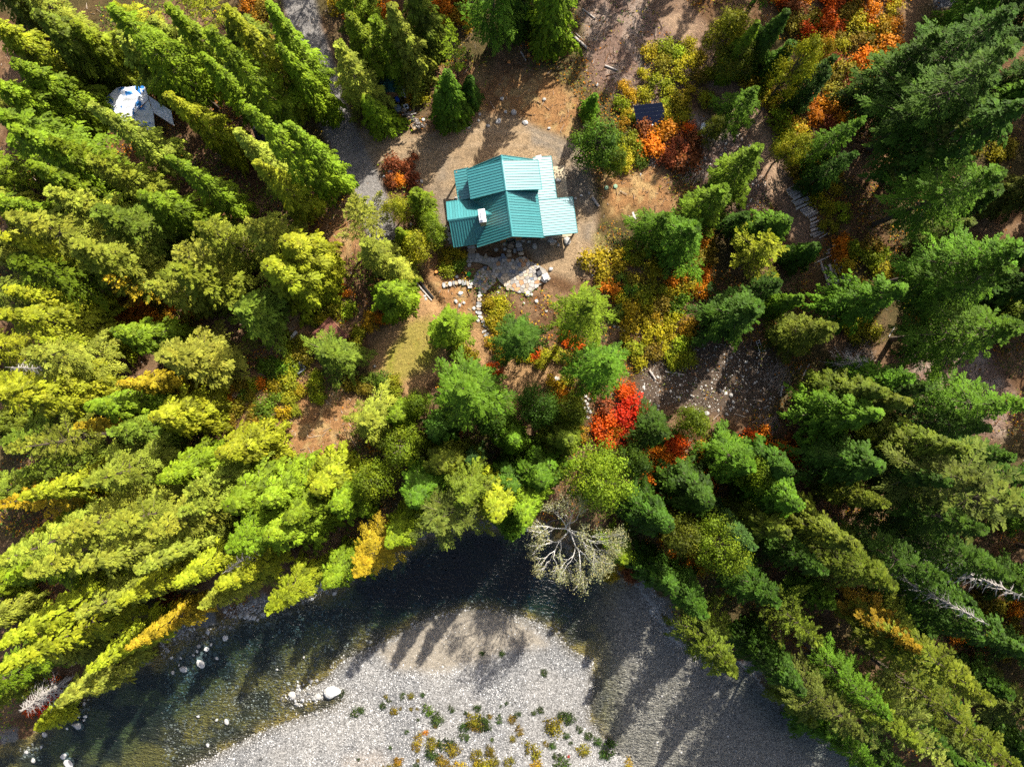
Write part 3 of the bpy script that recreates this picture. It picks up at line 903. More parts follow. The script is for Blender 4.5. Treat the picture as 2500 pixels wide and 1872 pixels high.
# ------------------------------------------------------------------ sheds, tarp, yard things
def gable(nm, label, cat, px, py, rz, W, D, he, hr, roofm, wallm, rib=0.22):
    p = gpt(px, py)
    t = empty(nm, p, rz)
    tag(t, label, cat)
    b = MB()
    sec = [(-W/2+.15, 0), (W/2-.15, 0), (W/2-.15, he-.12), (0, hr-.12), (-W/2+.15, he-.12)]
    n = len(sec)
    b.add([(x, -D/2+.15, z) for x, z in sec] + [(x, D/2-.15, z) for x, z in sec], [tuple(range(n)), tuple(range(2*n-1, n-1, -1))] + [(i, i+n, (i+1) % n+n, (i+1) % n) for i in range(n)])
    b.build('wall', wallm, t)
    for s in (-1, 1):
        sh = MB().slab([(0, -D/2, hr), (s*W/2, -D/2, he), (s*W/2, D/2, he), (0, D/2, hr)], 0.05)
        y = -D/2 + .02
        while y < D/2 - .04:
            sh.add([(0, y, hr+.002), (s*W/2, y, he+.002), (s*W/2, y+.05, he+.002), (0, y+.05, hr+.002), (0, y+.025, hr+.05), (s*W/2, y+.025, he+.05)], [(0, 1, 5, 4), (3, 2, 5, 4), (1, 2, 5)])
            y += rib
        sh.build('roof_sheet', roofm, t)
    MB().tube([(0, -D/2-.02, hr+.03), (0, D/2+.02, hr+.03)], 0.07, 6).build('ridge_cap', roofm, t)
    return t
sh = gable('green_shed', 'small shed with dark green metal gable roof beside the gravel road', 'shed', *r2(335, 575), math.radians(2), 2.5, 2.9, 2.1, 2.9, M['green_paint'], M['wall_wood'])
sb = gpt(*r2(418, 608))
bd = empty('leaning_board', sb, 0)
MB().slab([(-.22, -.75, 1.5), (.25, -.8, .9), (.25, .75, .9), (-.22, .8, 1.5)], 0.04).build('sheet', M['grey_plank'], bd)
MB().box(.1, .2, -.6, -.5, 0, .95).box(.1, .2, .5, .6, 0, .95).build('leg', M['grey_plank'], bd)
tag(bd, 'pale lean-to board on the right side of the green-roofed shed', 'board')
gable('brown_shed', 'small shed with rust-brown ribbed metal roof among shrubs', 'shed', *z8(970, 385), math.radians(-46), 3.4, 3.0, 1.9, 2.6, M['brown_roof'], M['wall_wood'])
gable('dark_shed', 'dark-roofed hut almost hidden under firs left of the road', 'shed', 654, 340, math.radians(20), 2.0, 2.4, 2.0, 2.5, M['dark_metal'], M['wall_wood'])

def tube_thing(nm, label, cat, p, parts):
    t = empty(nm, p)
    tag(t, label, cat)
    for pn, mb, mt in parts:
        mb.build(pn, mt, t)
    return t
tube_thing('metal_tub', 'round grey-blue metal tub in front of the green-roofed shed', 'tub', gpt(*r2(372, 705)), [
    ('wall', MB().tube([(0, 0, 0), (0, 0, .5)], [.42, .46], 16, cap=False).tube([(0, 0, .5), (0, 0, .05)], [.42, .40], 16), M['grey_blue']), ('rim', MB().tube([(0.46*math.cos(a), .46*math.sin(a), .5) for a in np.linspace(0, 6.283, 17)], .03, 5), M['grey_metal'])])
tube_thing('blue_barrel', 'small blue plastic barrel under the eave of the green shed', 'barrel', gpt(*r2(372, 650)), [
    ('body', MB().tube([(0, 0, 0), (0, 0, .1), (0, 0, .7), (0, 0, .8)], [.25, .28, .28, .24], 14), M['blue_plastic']), ('lid', MB().tube([(0, 0, .801), (0, 0, .84)], .25, 14), M['blue_plastic'])])
wb = empty('white_crate', gpt(*r2(426, 690)), .3)
f = MB()
for q in range(4):
    a_ = q*math.pi/2
    c_, s_ = math.cos(a_), math.sin(a_)
    f.slab([(c_*.28 - s_*-.28, s_*.28 + c_*-.28, .35), (c_*.28 - s_*.28, s_*.28 + c_*.28, .35), (c_*.20 - s_*.20, s_*.20 + c_*.20, .35), (c_*.20 - s_*-.20, s_*.20 + c_*-.20, .35)], .35)
f.build('frame', M['white_metal'], wb)
MB().box(-.2, .2, -.2, .2, 0, .06).build('bottom', M['dark_metal'], wb)
tag(wb, 'open white square crate beside the firewood heap', 'crate')
# firewood heap
split_m = []
for s in range(3):
    rd = random.Random(s)
    b = MB()
    b.add([(-.25, -.07, 0), (.25, -.07, 0), (.25, .08, 0), (-.25, .08, 0), (-.25, 0, .14), (.25, .01, .13)], [(0, 3, 2, 1), (0, 1, 5, 4), (2, 3, 4, 5), (0, 4, 3), (1, 2, 5)])
    me = b.mesh('firewood_piece')
    me.materials.append([M['log_bark'], M['stick'], M['log_bark']][s])
    split_m.append(me)
fw = empty('firewood_heap', (0, 0, 0))
tag(fw, 'heap of dark split firewood beside the green-roofed shed', 'firewood')
rd = random.Random(4)
for k in range(70):
    t = rd.random()
    px, py = 425 + 95*t + rd.gauss(0, 16), 715 + 105*t + rd.gauss(0, 8)
    p = gpt(*r2(px, py))
    o = link('firewood_piece', rd.choice(split_m), None, fw)
    o.location = (p.x, p.y, p.z + rd.uniform(0.02, .5))
    o.rotation_euler = (rd.gauss(0, .35), rd.gauss(0, .25), rd.gauss(.2, .5))
wbx = empty('wooden_box', gpt(*r2(478, 818)), .5)
MB().box(-.3, .3, -.42, .42, 0, .05).box(-.3, -.25, -.42, .42, .051, .4).box(.25, .3, -.42, .42, .051, .4).box(-.249, .249, -.42, -.37, .051, .4).box(-.249, .249, .37, .42, .051, .4).build('sides', M['cut_wood'], wbx)
MB().box(-.2, .2, -.3, .3, .052, .25, .03).build('contents', M['plank'], wbx)
tag(wbx, 'open honey-coloured wooden box at the lower end of the firewood heap', 'box')
ub = empty('utility_box', gpt(763, 243), .15)
MB().box(-.48, .48, -.30, .30, 0, .75, .03).build('body', M['grey_plank'], ub)
MB().box(-.52, .52, -.34, .34, .752, .82, .02).build('lid', M['white_metal'], ub)
tag(ub, 'pale utility box standing left of the gravel road', 'box')

# tarp shelter
tp = empty('tarp_shelter', (0, 0, 0))
tag(tp, 'tent of white tarps with blue edges among the tall trees', 'tent')
r1 = lambda x, y: (x/2.6286, y/2.6286)
def tarp_pt(x, y, z):
    q = P(*r1(x, y), z)
    return (q[0], q[1], z)
def sheet(name, quad, mat, n=14, sag=0.18, seed=0):
    r = np.random.default_rng(seed)
    A, B_, C_, D_ = [np.array(q) for q in quad]
    u, v = np.meshgrid(np.linspace(0, 1, n), np.linspace(0, 1, n))
    pts = (A*(1-u)[..., None] + B_*u[..., None])*(1-v)[..., None] + (D_*(1-u)[..., None] + C_*u[..., None])*v[..., None]
    pts[..., 2] += -sag*np.sin(u*math.pi)*np.sin(v*math.pi) + (fbm(u*6+seed, v*6, 1.4, seed, 3) - .5)*.28
    idx = np.arange(n*n).reshape(n, n)
    f = np.stack([idx[:-1, :-1], idx[:-1, 1:], idx[1:, 1:], idx[1:, :-1]], -1).reshape(-1, 4)
    return link(name, np_mesh(name, pts.reshape(-1, 3), f), mat, tp)
def tarp_mat():
    m, nt, b = mat_new('worn_tarp')
    N, L = nt.nodes, nt.links
    tc = N.new('ShaderNodeTexCoord')
    nz = N.new('ShaderNodeTexNoise'); nz.inputs['Scale'].default_value = 0.55; nz.inputs['Detail'].default_value = 8; nz.inputs['Roughness'].default_value = .7
    L.new(tc.outputs['Object'], nz.inputs['Vector'])
    cr = N.new('ShaderNodeValToRGB')
    cr.color_ramp.elements[0].position = 0.40; cr.color_ramp.elements[0].color = (0.02, 0.16, 0.45, 1)
    cr.color_ramp.elements[1].position = 0.45; cr.color_ramp.elements[1].color = (0.74, 0.77, 0.82, 1)
    L.new(nz.outputs[0], cr.inputs[0]); L.new(cr.outputs[0], b.inputs['Base Color'])
    b.inputs['Roughness'].default_value = 0.5
    return m
WT = tarp_mat()
sheet('left_sheet', [tarp_pt(665, 640, 1.2), tarp_pt(750, 565, 1.9), tarp_pt(950, 640, 3.6), tarp_pt(800, 790, 1.7)], WT, seed=1)
sheet('rear_sheet', [tarp_pt(752, 562, 1.9), tarp_pt(925, 550, 2.0), tarp_pt(948, 612, 3.4), tarp_pt(952, 642, 3.62)], WT, seed=2)
sheet('front_sheet', [tarp_pt(952, 643, 3.62), tarp_pt(985, 725, 3.0), tarp_pt(1000, 850, 1.5), tarp_pt(802, 792, 1.7)], WT, seed=3)
sheet('right_flap', [tarp_pt(948, 612, 3.6), tarp_pt(1098, 712, 2.6), tarp_pt(1117, 808, 1.6), tarp_pt(982, 722, 2.9)], M['tarp_white'], seed=4, sag=.1)
sheet('blue_strip', [tarp_pt(860, 556, 2.06), tarp_pt(925, 548, 2.12), tarp_pt(930, 655, 3.42), tarp_pt(905, 620, 3.02)], M['tarp_blue'], n=8, seed=5, sag=0)
for (x, y, z) in [(950, 620, 3.4), (1108, 760, 2.0), (680, 640, 1.2), (990, 840, 1.5), (760, 570, 1.8), (920, 555, 1.95)]:
    q = tarp_pt(x, y, z)
    MB().tube([(q[0], q[1], float(ground(q[0], q[1])) - .2), (q[0], q[1], z - .12)], .05, 6).build('pole', M['stick'], tp)

# solar array
sp0, sp1, sp2, sp3 = (920, 430, 2.0), (1305, 388, 2.0), (1380, 655, 0.75), (972, 702, 0.75)
c_ = [Vector((*P(*z6(x, y), z), z)) for x, y, z in (sp0, sp1, sp2, sp3)]
so = (c_[0] + c_[1] + c_[2] + c_[3]) / 4
sol = empty('solar_array', (so.x, so.y, float(ground(so.x, so.y))))
tag(sol, 'tilted black solar panel array on a ground frame beside yellow shrubs', 'solar panel')
c_ = [q - Vector(sol.location) for q in c_]
def bil(u, v):
    return (c_[0]*(1-u) + c_[1]*u)*(1-v) + (c_[3]*(1-u) + c_[2]*u)*v
for i in range(5):
    for j in range(3):
        u0, u1, v0, v1 = j/3 + .004, (j+1)/3 - .004, i/5 + .010, (i+1)/5 - .010
        p_ = MB().slab([bil(u0, v0), bil(u1, v0), bil(u1, v1), bil(u0, v1)], .05).build('solar_panel', M['solar_cell'], sol)
MB().slab([bil(0, 0) + Vector((0, 0, -.055)), bil(1, 0) + Vector((0, 0, -.055)), bil(1, 1) + Vector((0, 0, -.055)), bil(0, 1) + Vector((0, 0, -.055))], .03).build('backing_frame', M['solar_frame'], sol)
for u in (.08, .5, .92):
    for v in (.1, .9):
        q = bil(u, v)
        MB().tube([(q.x, q.y, -.3), (q.x, q.y, q.z - .09)], .05, 6).build('leg', M['solar_frame'], sol)
for u in (.15, .35, .5):
    q = bil(u, 1.02)
    MB().box(q.x-.07, q.x+.07, q.y-.12, q.y+.02, q.z-.12, q.z-.02).build('bracket', M['white_metal'], sol)

# logs
log_recs = []
def log(x0, y0, x1, y1, r, fz, lab, mat=None, z0=0.0, grp='logs stacked along the dirt trail', nm='log', cap=None):
    a, b = gpt(*fz(x0, y0)), gpt(*fz(x1, y1))
    a.z = max(a.z, b.z - .4) + r*0.9 + z0
    b.z = max(b.z, a.z - r - .4 - z0) + r*0.9 + z0
    t = empty(nm, (a.x, a.y, a.z))
    d = b - a
    L = d.length
    rd = random.Random(int(x0*3 + y0))
    side = Vector((-d.y, d.x, 0)).normalized()
    pts = [d*s + side*rd.gauss(0, r*.12) for s in (0, .33, .66, 1)]
    MB().tube(pts, [r*1.05, r, r*.95, r*.9], 9, cap=False).build('bark', mat or M['log_bark'], t, smooth=True)
    e = d.normalized()
    for q, s, rr_ in ((Vector((0, 0, 0)), -1, r*1.04), (d, 1, r*.89)):
        MB().tube([q + e*s*-.02, q + e*s*.012], rr_*.97, 9).build('cut_end', cap or M['cut_wood'], t)
    tag(t, lab, 'log', grp)
    return t
ordn = ['first', 'second', 'third', 'fourth', 'fifth', 'sixth', 'seventh', 'eighth', 'ninth', 'tenth', 'eleventh', 'twelfth', 'thirteenth', 'fourteenth', 'fifteenth', 'sixteenth', 'seventeenth', 'eighteenth', 'nineteenth', 'twentieth',
        'twenty-first', 'twenty-second', 'twenty-third', 'twenty-fourth', 'twenty-fifth', 'twenty-sixth', 'twenty-seventh', 'twenty-eighth', 'twenty-ninth', 'thirtieth']
pile = [(370, 375, 520, 285, 20), (390, 412, 595, 290, 20), (400, 432, 640, 300, 10), (425, 452, 642, 332, 21), (460, 482, 652, 382, 20), (440, 512, 660, 402, 8), (460, 535, 700, 430, 10), (480, 548, 715, 445, 8), (490, 568, 732, 466, 19), (500, 606, 700, 520, 8), (500, 625, 722, 518, 8),
        (560, 636, 682, 580, 13), (580, 660, 772, 572, 13), (600, 682, 742, 616, 13), (625, 706, 792, 626, 18), (660, 728, 806, 656, 19), (690, 772, 782, 728, 18), (700, 822, 812, 770, 15), (690, 864, 782, 830, 15), (700, 912, 832, 866, 20), (690, 972, 870, 902, 21), (740, 990, 890, 925, 13), (820, 1008, 950, 932, 7)]
for i, (x0, y0, x1, y1, r) in enumerate(pile):
    thin = r <= 10
    log(x0, y0, x1, y1, r*K5, z7, f"{'thin pale pole' if thin else 'grey bark log'}, {ordn[i]} from the upper end of the log pile by the dirt trail", M['grey_plank'] if thin else None, z0=0.12 if thin else 0.0)
deck = [(830, 1320, 950, 1640, 17, 0), (900, 1385, 1005, 1660, 13, 1), (945, 1360, 1050, 1650, 21, 0), (1010, 1400, 1090, 1610, 15, 0), (1020, 1290, 1180, 1640, 16, 1), (1050, 1272, 1215, 1580, 15, 1), (1085, 1275, 1245, 1600, 12, 1), (1115, 1265, 1275, 1570, 12, 1)]
for i, (x0, y0, x1, y1, r, g) in enumerate(deck):
    log(x0, y0, x1, y1, r*K5, z7, f"{'peeled grey' if g else 'brown bark'} log, {ordn[i]} from the left in the lower log deck", M['dead_wood'] if g else None, grp='logs in the lower deck')
for x0, y0, x1, y1, r, lab in [(760, 1342, 1050, 1205, 9, 'thin grey pole lying across the head of the lower log deck'), (925, 1175, 1020, 1136, 13, 'short grey log end below the orange stump beside the log pile'), (915, 1212, 992, 1195, 12, 'short grey log just above the pole across the lower log deck')]:
    log(x0, y0, x1, y1, r*K5, z7, lab, M['dead_wood'], grp='logs in the lower deck')
for x0, y0, x1, y1, r, lab in [(1480, 220, 1590, 320, 9, 'long pale fallen log at the foot of the lime green cedar by the slash'), (1555, 60, 1640, 125, 5, 'thin grey fallen pole in the upper part of the slash clearing'), (1700, 425, 1780, 455, 6, 'short grey pole lying below the dark hole in the slash clearing'),
                              (1160, 335, 1195, 395, 6, 'brown fallen branch left of the orange cut stump'), (745, 700, 705, 770, 6, 'grey log end poking from under the vivid green cedars above the driveway'), (1510, 215, 1565, 265, 4, 'slim brown pole beside the long pale fallen log'), (1620, 1270, 1660, 1330, 9, 'short pale log standing edgeways on the grass right of the cabin')]:
    log(x0, y0, x1, y1, r*K2, r2, lab, M['dead_wood'], grp='fallen logs')
for x0, y0, x1, y1, r, lab in [(1985, 745, 2025, 805, 7, 'short tan log on the dark soil right of the round fir'), (2085, 755, 2208, 775, 5, 'pale splintered pole lying at the left end of the dark clearing')]:
    log(x0, y0, x1, y1, r*K2, r5, lab, M['dead_wood'], grp='fallen logs')
for x0, y0, x1, y1, r, lab in [(655, 845, 645, 915, 8, 'grey upright log at the right end of the dark stony clearing'), (760, 740, 780, 710, 5, 'thin grey pole above the stony clearing under the firs'), (780, 800, 830, 705, 4, 'long thin dark pole right of the stony clearing'), (1985, 285, 2035, 380, 7, 'brown fallen trunk under the firs at the far right'),
                              (1340, 530, 1375, 470, 4, 'pale fallen stick left of the golden shrub tree'), (1390, 305, 1450, 290, 4, 'pale stick beside the tip of the vivid green cedar')]:
    log(x0, y0, x1, y1, r*K2, r6, lab, M['dead_wood'], grp='fallen logs')
for x0, y0, x1, y1, r, lab in [(960, 1215, 1120, 1320, 8, 'fallen dark trunk in the gap among the upper left trees')]:
    log(x0, y0, x1, y1, r*K2, lambda a, b: (a/2.6286, b/2.6286), lab, M['log_bark'], grp='fallen logs')
log(1640, 1610, 1740, 1540, 0, r2, '', None) if False else None
for x0, y0, x1, y1, r, lab in [(1280, 850, 1340, 820, 7, 'rust-brown driftwood log among the bank stones'), (460, 1650, 420, 1600, 12, 'white driftwood log in the water at the lower left'), (1440, 1255, 1540, 1215, 10, '')]:
    if lab:
        log(x0, y0, x1, y1, r*K2, r7, lab, M['dead_wood'] if 'white' in lab else M['stick'], grp='driftwood')

def stump(px, py, r, lab, capm):
    p = gpt(px, py)
    t = empty('tree_stump', p)
    pts = [(r*1.25, -.2), (r*1.1, .12), (r, .45)]
    MB().tube([(0, 0, z) for _, z in pts], [q for q, _ in pts], 12, cap=False).build('bark', M['bark'], t)
    MB().tube([(0, 0, .40), (0, 0, .455)], r*.95, 12).build('cut_face', capm, t)
    tag(t, lab, 'stump', 'cut stumps')
for x, y, r, lab, f_, m_ in [(1210, 365, 12, 'orange cut stump below the tall lime green cedar at the top', r2, 'fresh_cut'), (1085, 410, 11, 'shaded cut stump at the foot of the tall vivid green fir', r2, 'fresh_cut'), (530, 210, 10, 'cut stump in the dark gap between upper firs right of the road', r2, 'fresh_cut'),
                            (370, 1045, 12, 'orange cut stump in the rust shrub island of the driveway', r2, 'fresh_cut'), (620, 118, 10, 'small orange stump in the brown bed left of the oval patio', r5, 'fresh_cut'), (2000, 380, 9, 'pale cut stump at the edge of the yellow shrubs', r2, 'cut_wood')]:
    stump(*f_(x, y), r*K2, lab, M[m_])
for x, y, r, lab, f_, m_ in [(860, 860, 24, 'bright orange cut stump right of the log pile', z7, 'fresh_cut'), (1005, 1105, 24, 'tan cut stump at the lower end of the log pile', z7, 'cut_wood'), (1825, 838, 28, 'pale round cut stump below the white barrel', z6, 'plank'), (1800, 160, 10, 'tiny pale stump at the trail edge above the dark green fir', z6, 'plank')]:
    stump(*f_(x, y), r*K5, lab, M[m_])
# culvert ring
cr_ = empty('concrete_ring', gpt(*r2(866, 680)))
n_ = 18
MB().tube([(.32*math.cos(a), .32*math.sin(a), .18) for a in np.linspace(0, 6.283, n_+1)], .12, 6).build('ring', M['cut_wood'], cr_)
MB().tube([(0, 0, -.1), (0, 0, .08)], .3, 14).build('plug', M['dark_metal'], cr_)
tag(cr_, 'yellowish open ring lying on the soil above the boulders', 'ring')
# white barrel
wbr = empty('white_barrel', gpt(*z6(1848, 735)), -.25)
MB().tube([(0, -.5, .3), (0, -.4, .3), (0, .4, .3), (0, .5, .3)], [.2, .28, .28, .2], 14).build('body', M['white_metal'], wbr)
MB().tube([(0, -.56, .3), (0, -.501, .3)], .12, 10).build('cap', M['grey_blue'], wbr)
tag(wbr, 'white barrel lying on the slash beside a pale stump', 'barrel')
# plank bench, small table, ladder, pallets, lids, pots
pl0, pl1 = gpt(*z8(255, 580)), gpt(*z8(480, 330))
dv = pl1 - pl0
pk = empty('plank_walkway', (pl0.x, pl0.y, max(pl0.z, pl1.z) + .45), math.atan2(dv.y, dv.x))
MB().box(0, dv.length, -.19, .19, 0, .07).build('board', M['grey_plank'], pk)
for q in (.3, dv.length - .3):
    MB().box(q-.12, q+.12, -.17, .17, -.75, -.002).build('support', M['log_bark'], pk)
tag(pk, 'long pale plank bench left of the rust-brown shed', 'plank')
tb = empty('work_table', gpt(*z8(528, 812)), .62)
MB().box(-.5, .5, -.5, .5, .72, .76).build('top', M['dark_metal'], tb)
MB().box(-.58, .58, .502, .6, .70, .78).box(-.58, .58, -.6, -.502, .70, .78).box(-.6, -.502, -.5, .5, .70, .78).box(.502, .6, -.5, .5, .70, .78).build('rim', M['grey_metal'], tb)
for sx in (-1, 1):
    for sy in (-1, 1):
        MB().box(sx*.48-.05, sx*.48+.05, sy*.48-.05, sy*.48+.05, -.1, .699).build('leg', M['grey_metal'], tb)
tag(tb, 'square dark table with a pale metal rim among orange shrubs', 'table')
ld = empty('ladder', gpt(*r6(508, 590), .08), math.radians(-72))
for s in (-1, 1):
    MB().box(-.75, .75, s*.2-.03, s*.2+.03, 0, .08).build('rail', M['white_metal'], ld)
for k in range(6):
    MB().box(-.65+k*.26-.02, -.65+k*.26+.02, -.169, .169, .02, .06).build('rung', M['white_metal'], ld)
tag(ld, 'white ladder lying beside the stony clearing', 'ladder')
sw = empty('sawhorse', gpt(*r2(1882, 1392)), .35)
MB().box(-.55, .55, -.06, .06, .5, .6).build('beam', M['plank'], sw)
for sx in (-1, 1):
    for sy in (-1, 1):
        MB().tube([(sx*.4, sy*.02, .5), (sx*.48, sy*.35, -.05)], .04, 5).build('leg', M['grey_plank'], sw)
MB().box(-.12, .12, -.5, .5, .601, .64).build('crosspiece', M['grey_plank'], sw)
tag(sw, 'pale wooden sawhorse on the brown soil right of the cabin', 'sawhorse')
for i, (x0, y0, x1, y1, lab) in enumerate([(1650, 1640, 1705, 1595, 'left one of the pale planks on the grass right of the patio'), (1672, 1655, 1745, 1600, 'right one of the pale planks on the grass right of the patio'), (1620, 1255, 1640, 1310, 'short pale board on edge in the grass right of the cabin')]):
    a, b = gpt(*r2(x0, y0)), gpt(*r2(x1, y1))
    d = b - a
    o = MB().box(0, d.length, -.13, .13, .02, .12, .015).build('board', M['plank'], None, (a.x, a.y, max(a.z, b.z)))
    o.rotation_euler.z = math.atan2(d.y, d.x)
    tag(o, lab, 'board', 'loose boards')
for x, y, rad, m_, lab, f_ in [(1780, 650, .32, 'teal_plastic', 'square teal lid on the ground right of the cabin', z4), (1686, 402, .26, 'teal_plastic', 'small teal lid beside the tall boulder right of the cabin', z4)]:
    p = gpt(*f_(x, y))
    t = empty('ground_hatch', p, .1)
    MB().box(-rad, rad, -rad*.85, rad*.85, -.05, .10, .02).build('frame', M['dark_metal'], t)
    MB().box(-rad*.9, rad*.9, -rad*.76, rad*.76, .101, .14, .015).build('cover', M[m_], t)
    tag(t, lab, 'hatch')
for x, y, lab in [(555, 1540, 'left one of two round pale green lids on the brown soil'), (675, 1520, 'right one of two round pale green lids on the brown soil')]:
    t = empty('round_hatch', gpt(*z6(x, y)))
    MB().tube([(0, 0, -.05), (0, 0, .12)], .27, 16).build('riser', M['pale_green'], t)
    MB().tube([(0, 0, .121), (0, 0, .16)], [.25, .2], 16).build('cover', M['pale_green'], t)
    tag(t, lab, 'hatch')
t = empty('garden_pot', gpt(*z5(800, 500)))
MB().tube([(0, 0, 0), (0, 0, .18), (0, 0, .38)], [.22, .34, .28], 16).build('bowl', M['green_plastic'], t)
MB().tube([(0, 0, .381), (0, 0, .50)], [.24, .1], 12).build('dome', M['green_plastic'], t)
tag(t, 'glossy green garden globe left of the oval patio', 'garden globe')
def chair(px, py, rz, lab):
    t = empty('patio_chair', gpt(px, py, .12), rz)
    MB().box(-.3, .3, -.3, .3, .36, .42, .01).build('seat', M['dark_metal'], t)
    MB().slab([(-.3, .28, .42), (.3, .28, .42), (.3, .5, .95), (-.3, .5, .95)], .05).build('backrest', M['dark_metal'], t)
    for sx in (-1, 1):
        for sy in (-1, 1):
            MB().box(sx*.26-.03, sx*.26+.03, sy*.26-.03, sy*.26+.03, 0, .359).build('leg', M['grey_metal'], t)
    tag(t, lab, 'chair', 'patio chairs')
chair(*z5(1745, 480), .5, 'dark patio chair in the sun near the upper right patio edge')
chair(*z5(1800, 570), -2.2, 'dark patio chair at the right patio edge below the other chair')
ft = empty('patio_table', gpt(*z5(1830, 535), .12), .4)
MB().box(-.35, .35, -.35, .35, .42, .48, .02).build('top', M['white_metal'], ft)
for sx in (-1, 1):
    for sy in (-1, 1):
        MB().box(sx*.28-.03, sx*.28+.03, sy*.28-.03, sy*.28+.03, 0, .419).build('leg', M['white_metal'], ft)
tag(ft, 'small white table between the two patio chairs', 'table')
# pipe in the trench
pts = [gpt(*r5(x, y), .0) for x, y in [(462, 105), (500, 160), (545, 220), (600, 285)]]
for p in pts:
    p.z = float(ground(p.x, p.y)) + .18
MB().tube(pts, .16, 10).build('drain_pipe', M['black_plastic'])
tag(bpy.data.objects['drain_pipe'], 'black drain pipe lying in the open trench below the leafy trees', 'pipe')
for x0, y0, x1, y1, lab in [(425, 110, 590, 300, 'long grey timber along the left side of the trench')]:
    a, b = gpt(*r5(x0, y0), .05), gpt(*r5(x1, y1), .05)
    log(x0, y0, x1, y1, .12, r5, lab, M['dead_wood'], grp='fallen logs', nm='timber')

# ------------------------------------------------------------------ trees
def unit(a):
    return a / (np.linalg.norm(a, axis=-1, keepdims=True) + 1e-9)

def kites(B, D, S, l, w, fold=0.0):
    """leaf-shaped quads: base B, direction D, side S"""
    mid = B + D * (l * 0.5)[:, None]
    tip = B + D * l[:, None]
    tip[:, 2] -= fold * l
    sv = S * (w * 0.5)[:, None]
    v = np.stack([B, mid + sv, tip, mid - sv], 1)
    return v.reshape(-1, 3)

def quad_faces(n):
    return np.arange(n * 4).reshape(n, 4)

def leaf_mesh(name, v, r, extra_hue=None, clump=None):
    n = len(v) // 4
    t = np.repeat(np.clip(r.normal(0.5, 0.22, n), 0, 1) if clump is None else np.clip(clump + r.normal(0, .14, n), 0, 1), 4)
    h = np.repeat(r.random(n) ** 2, 4) if extra_hue is None else np.repeat(extra_hue, 4)
    return np_mesh(name, v, quad_faces(n), {'tint': t, 'hue': h})

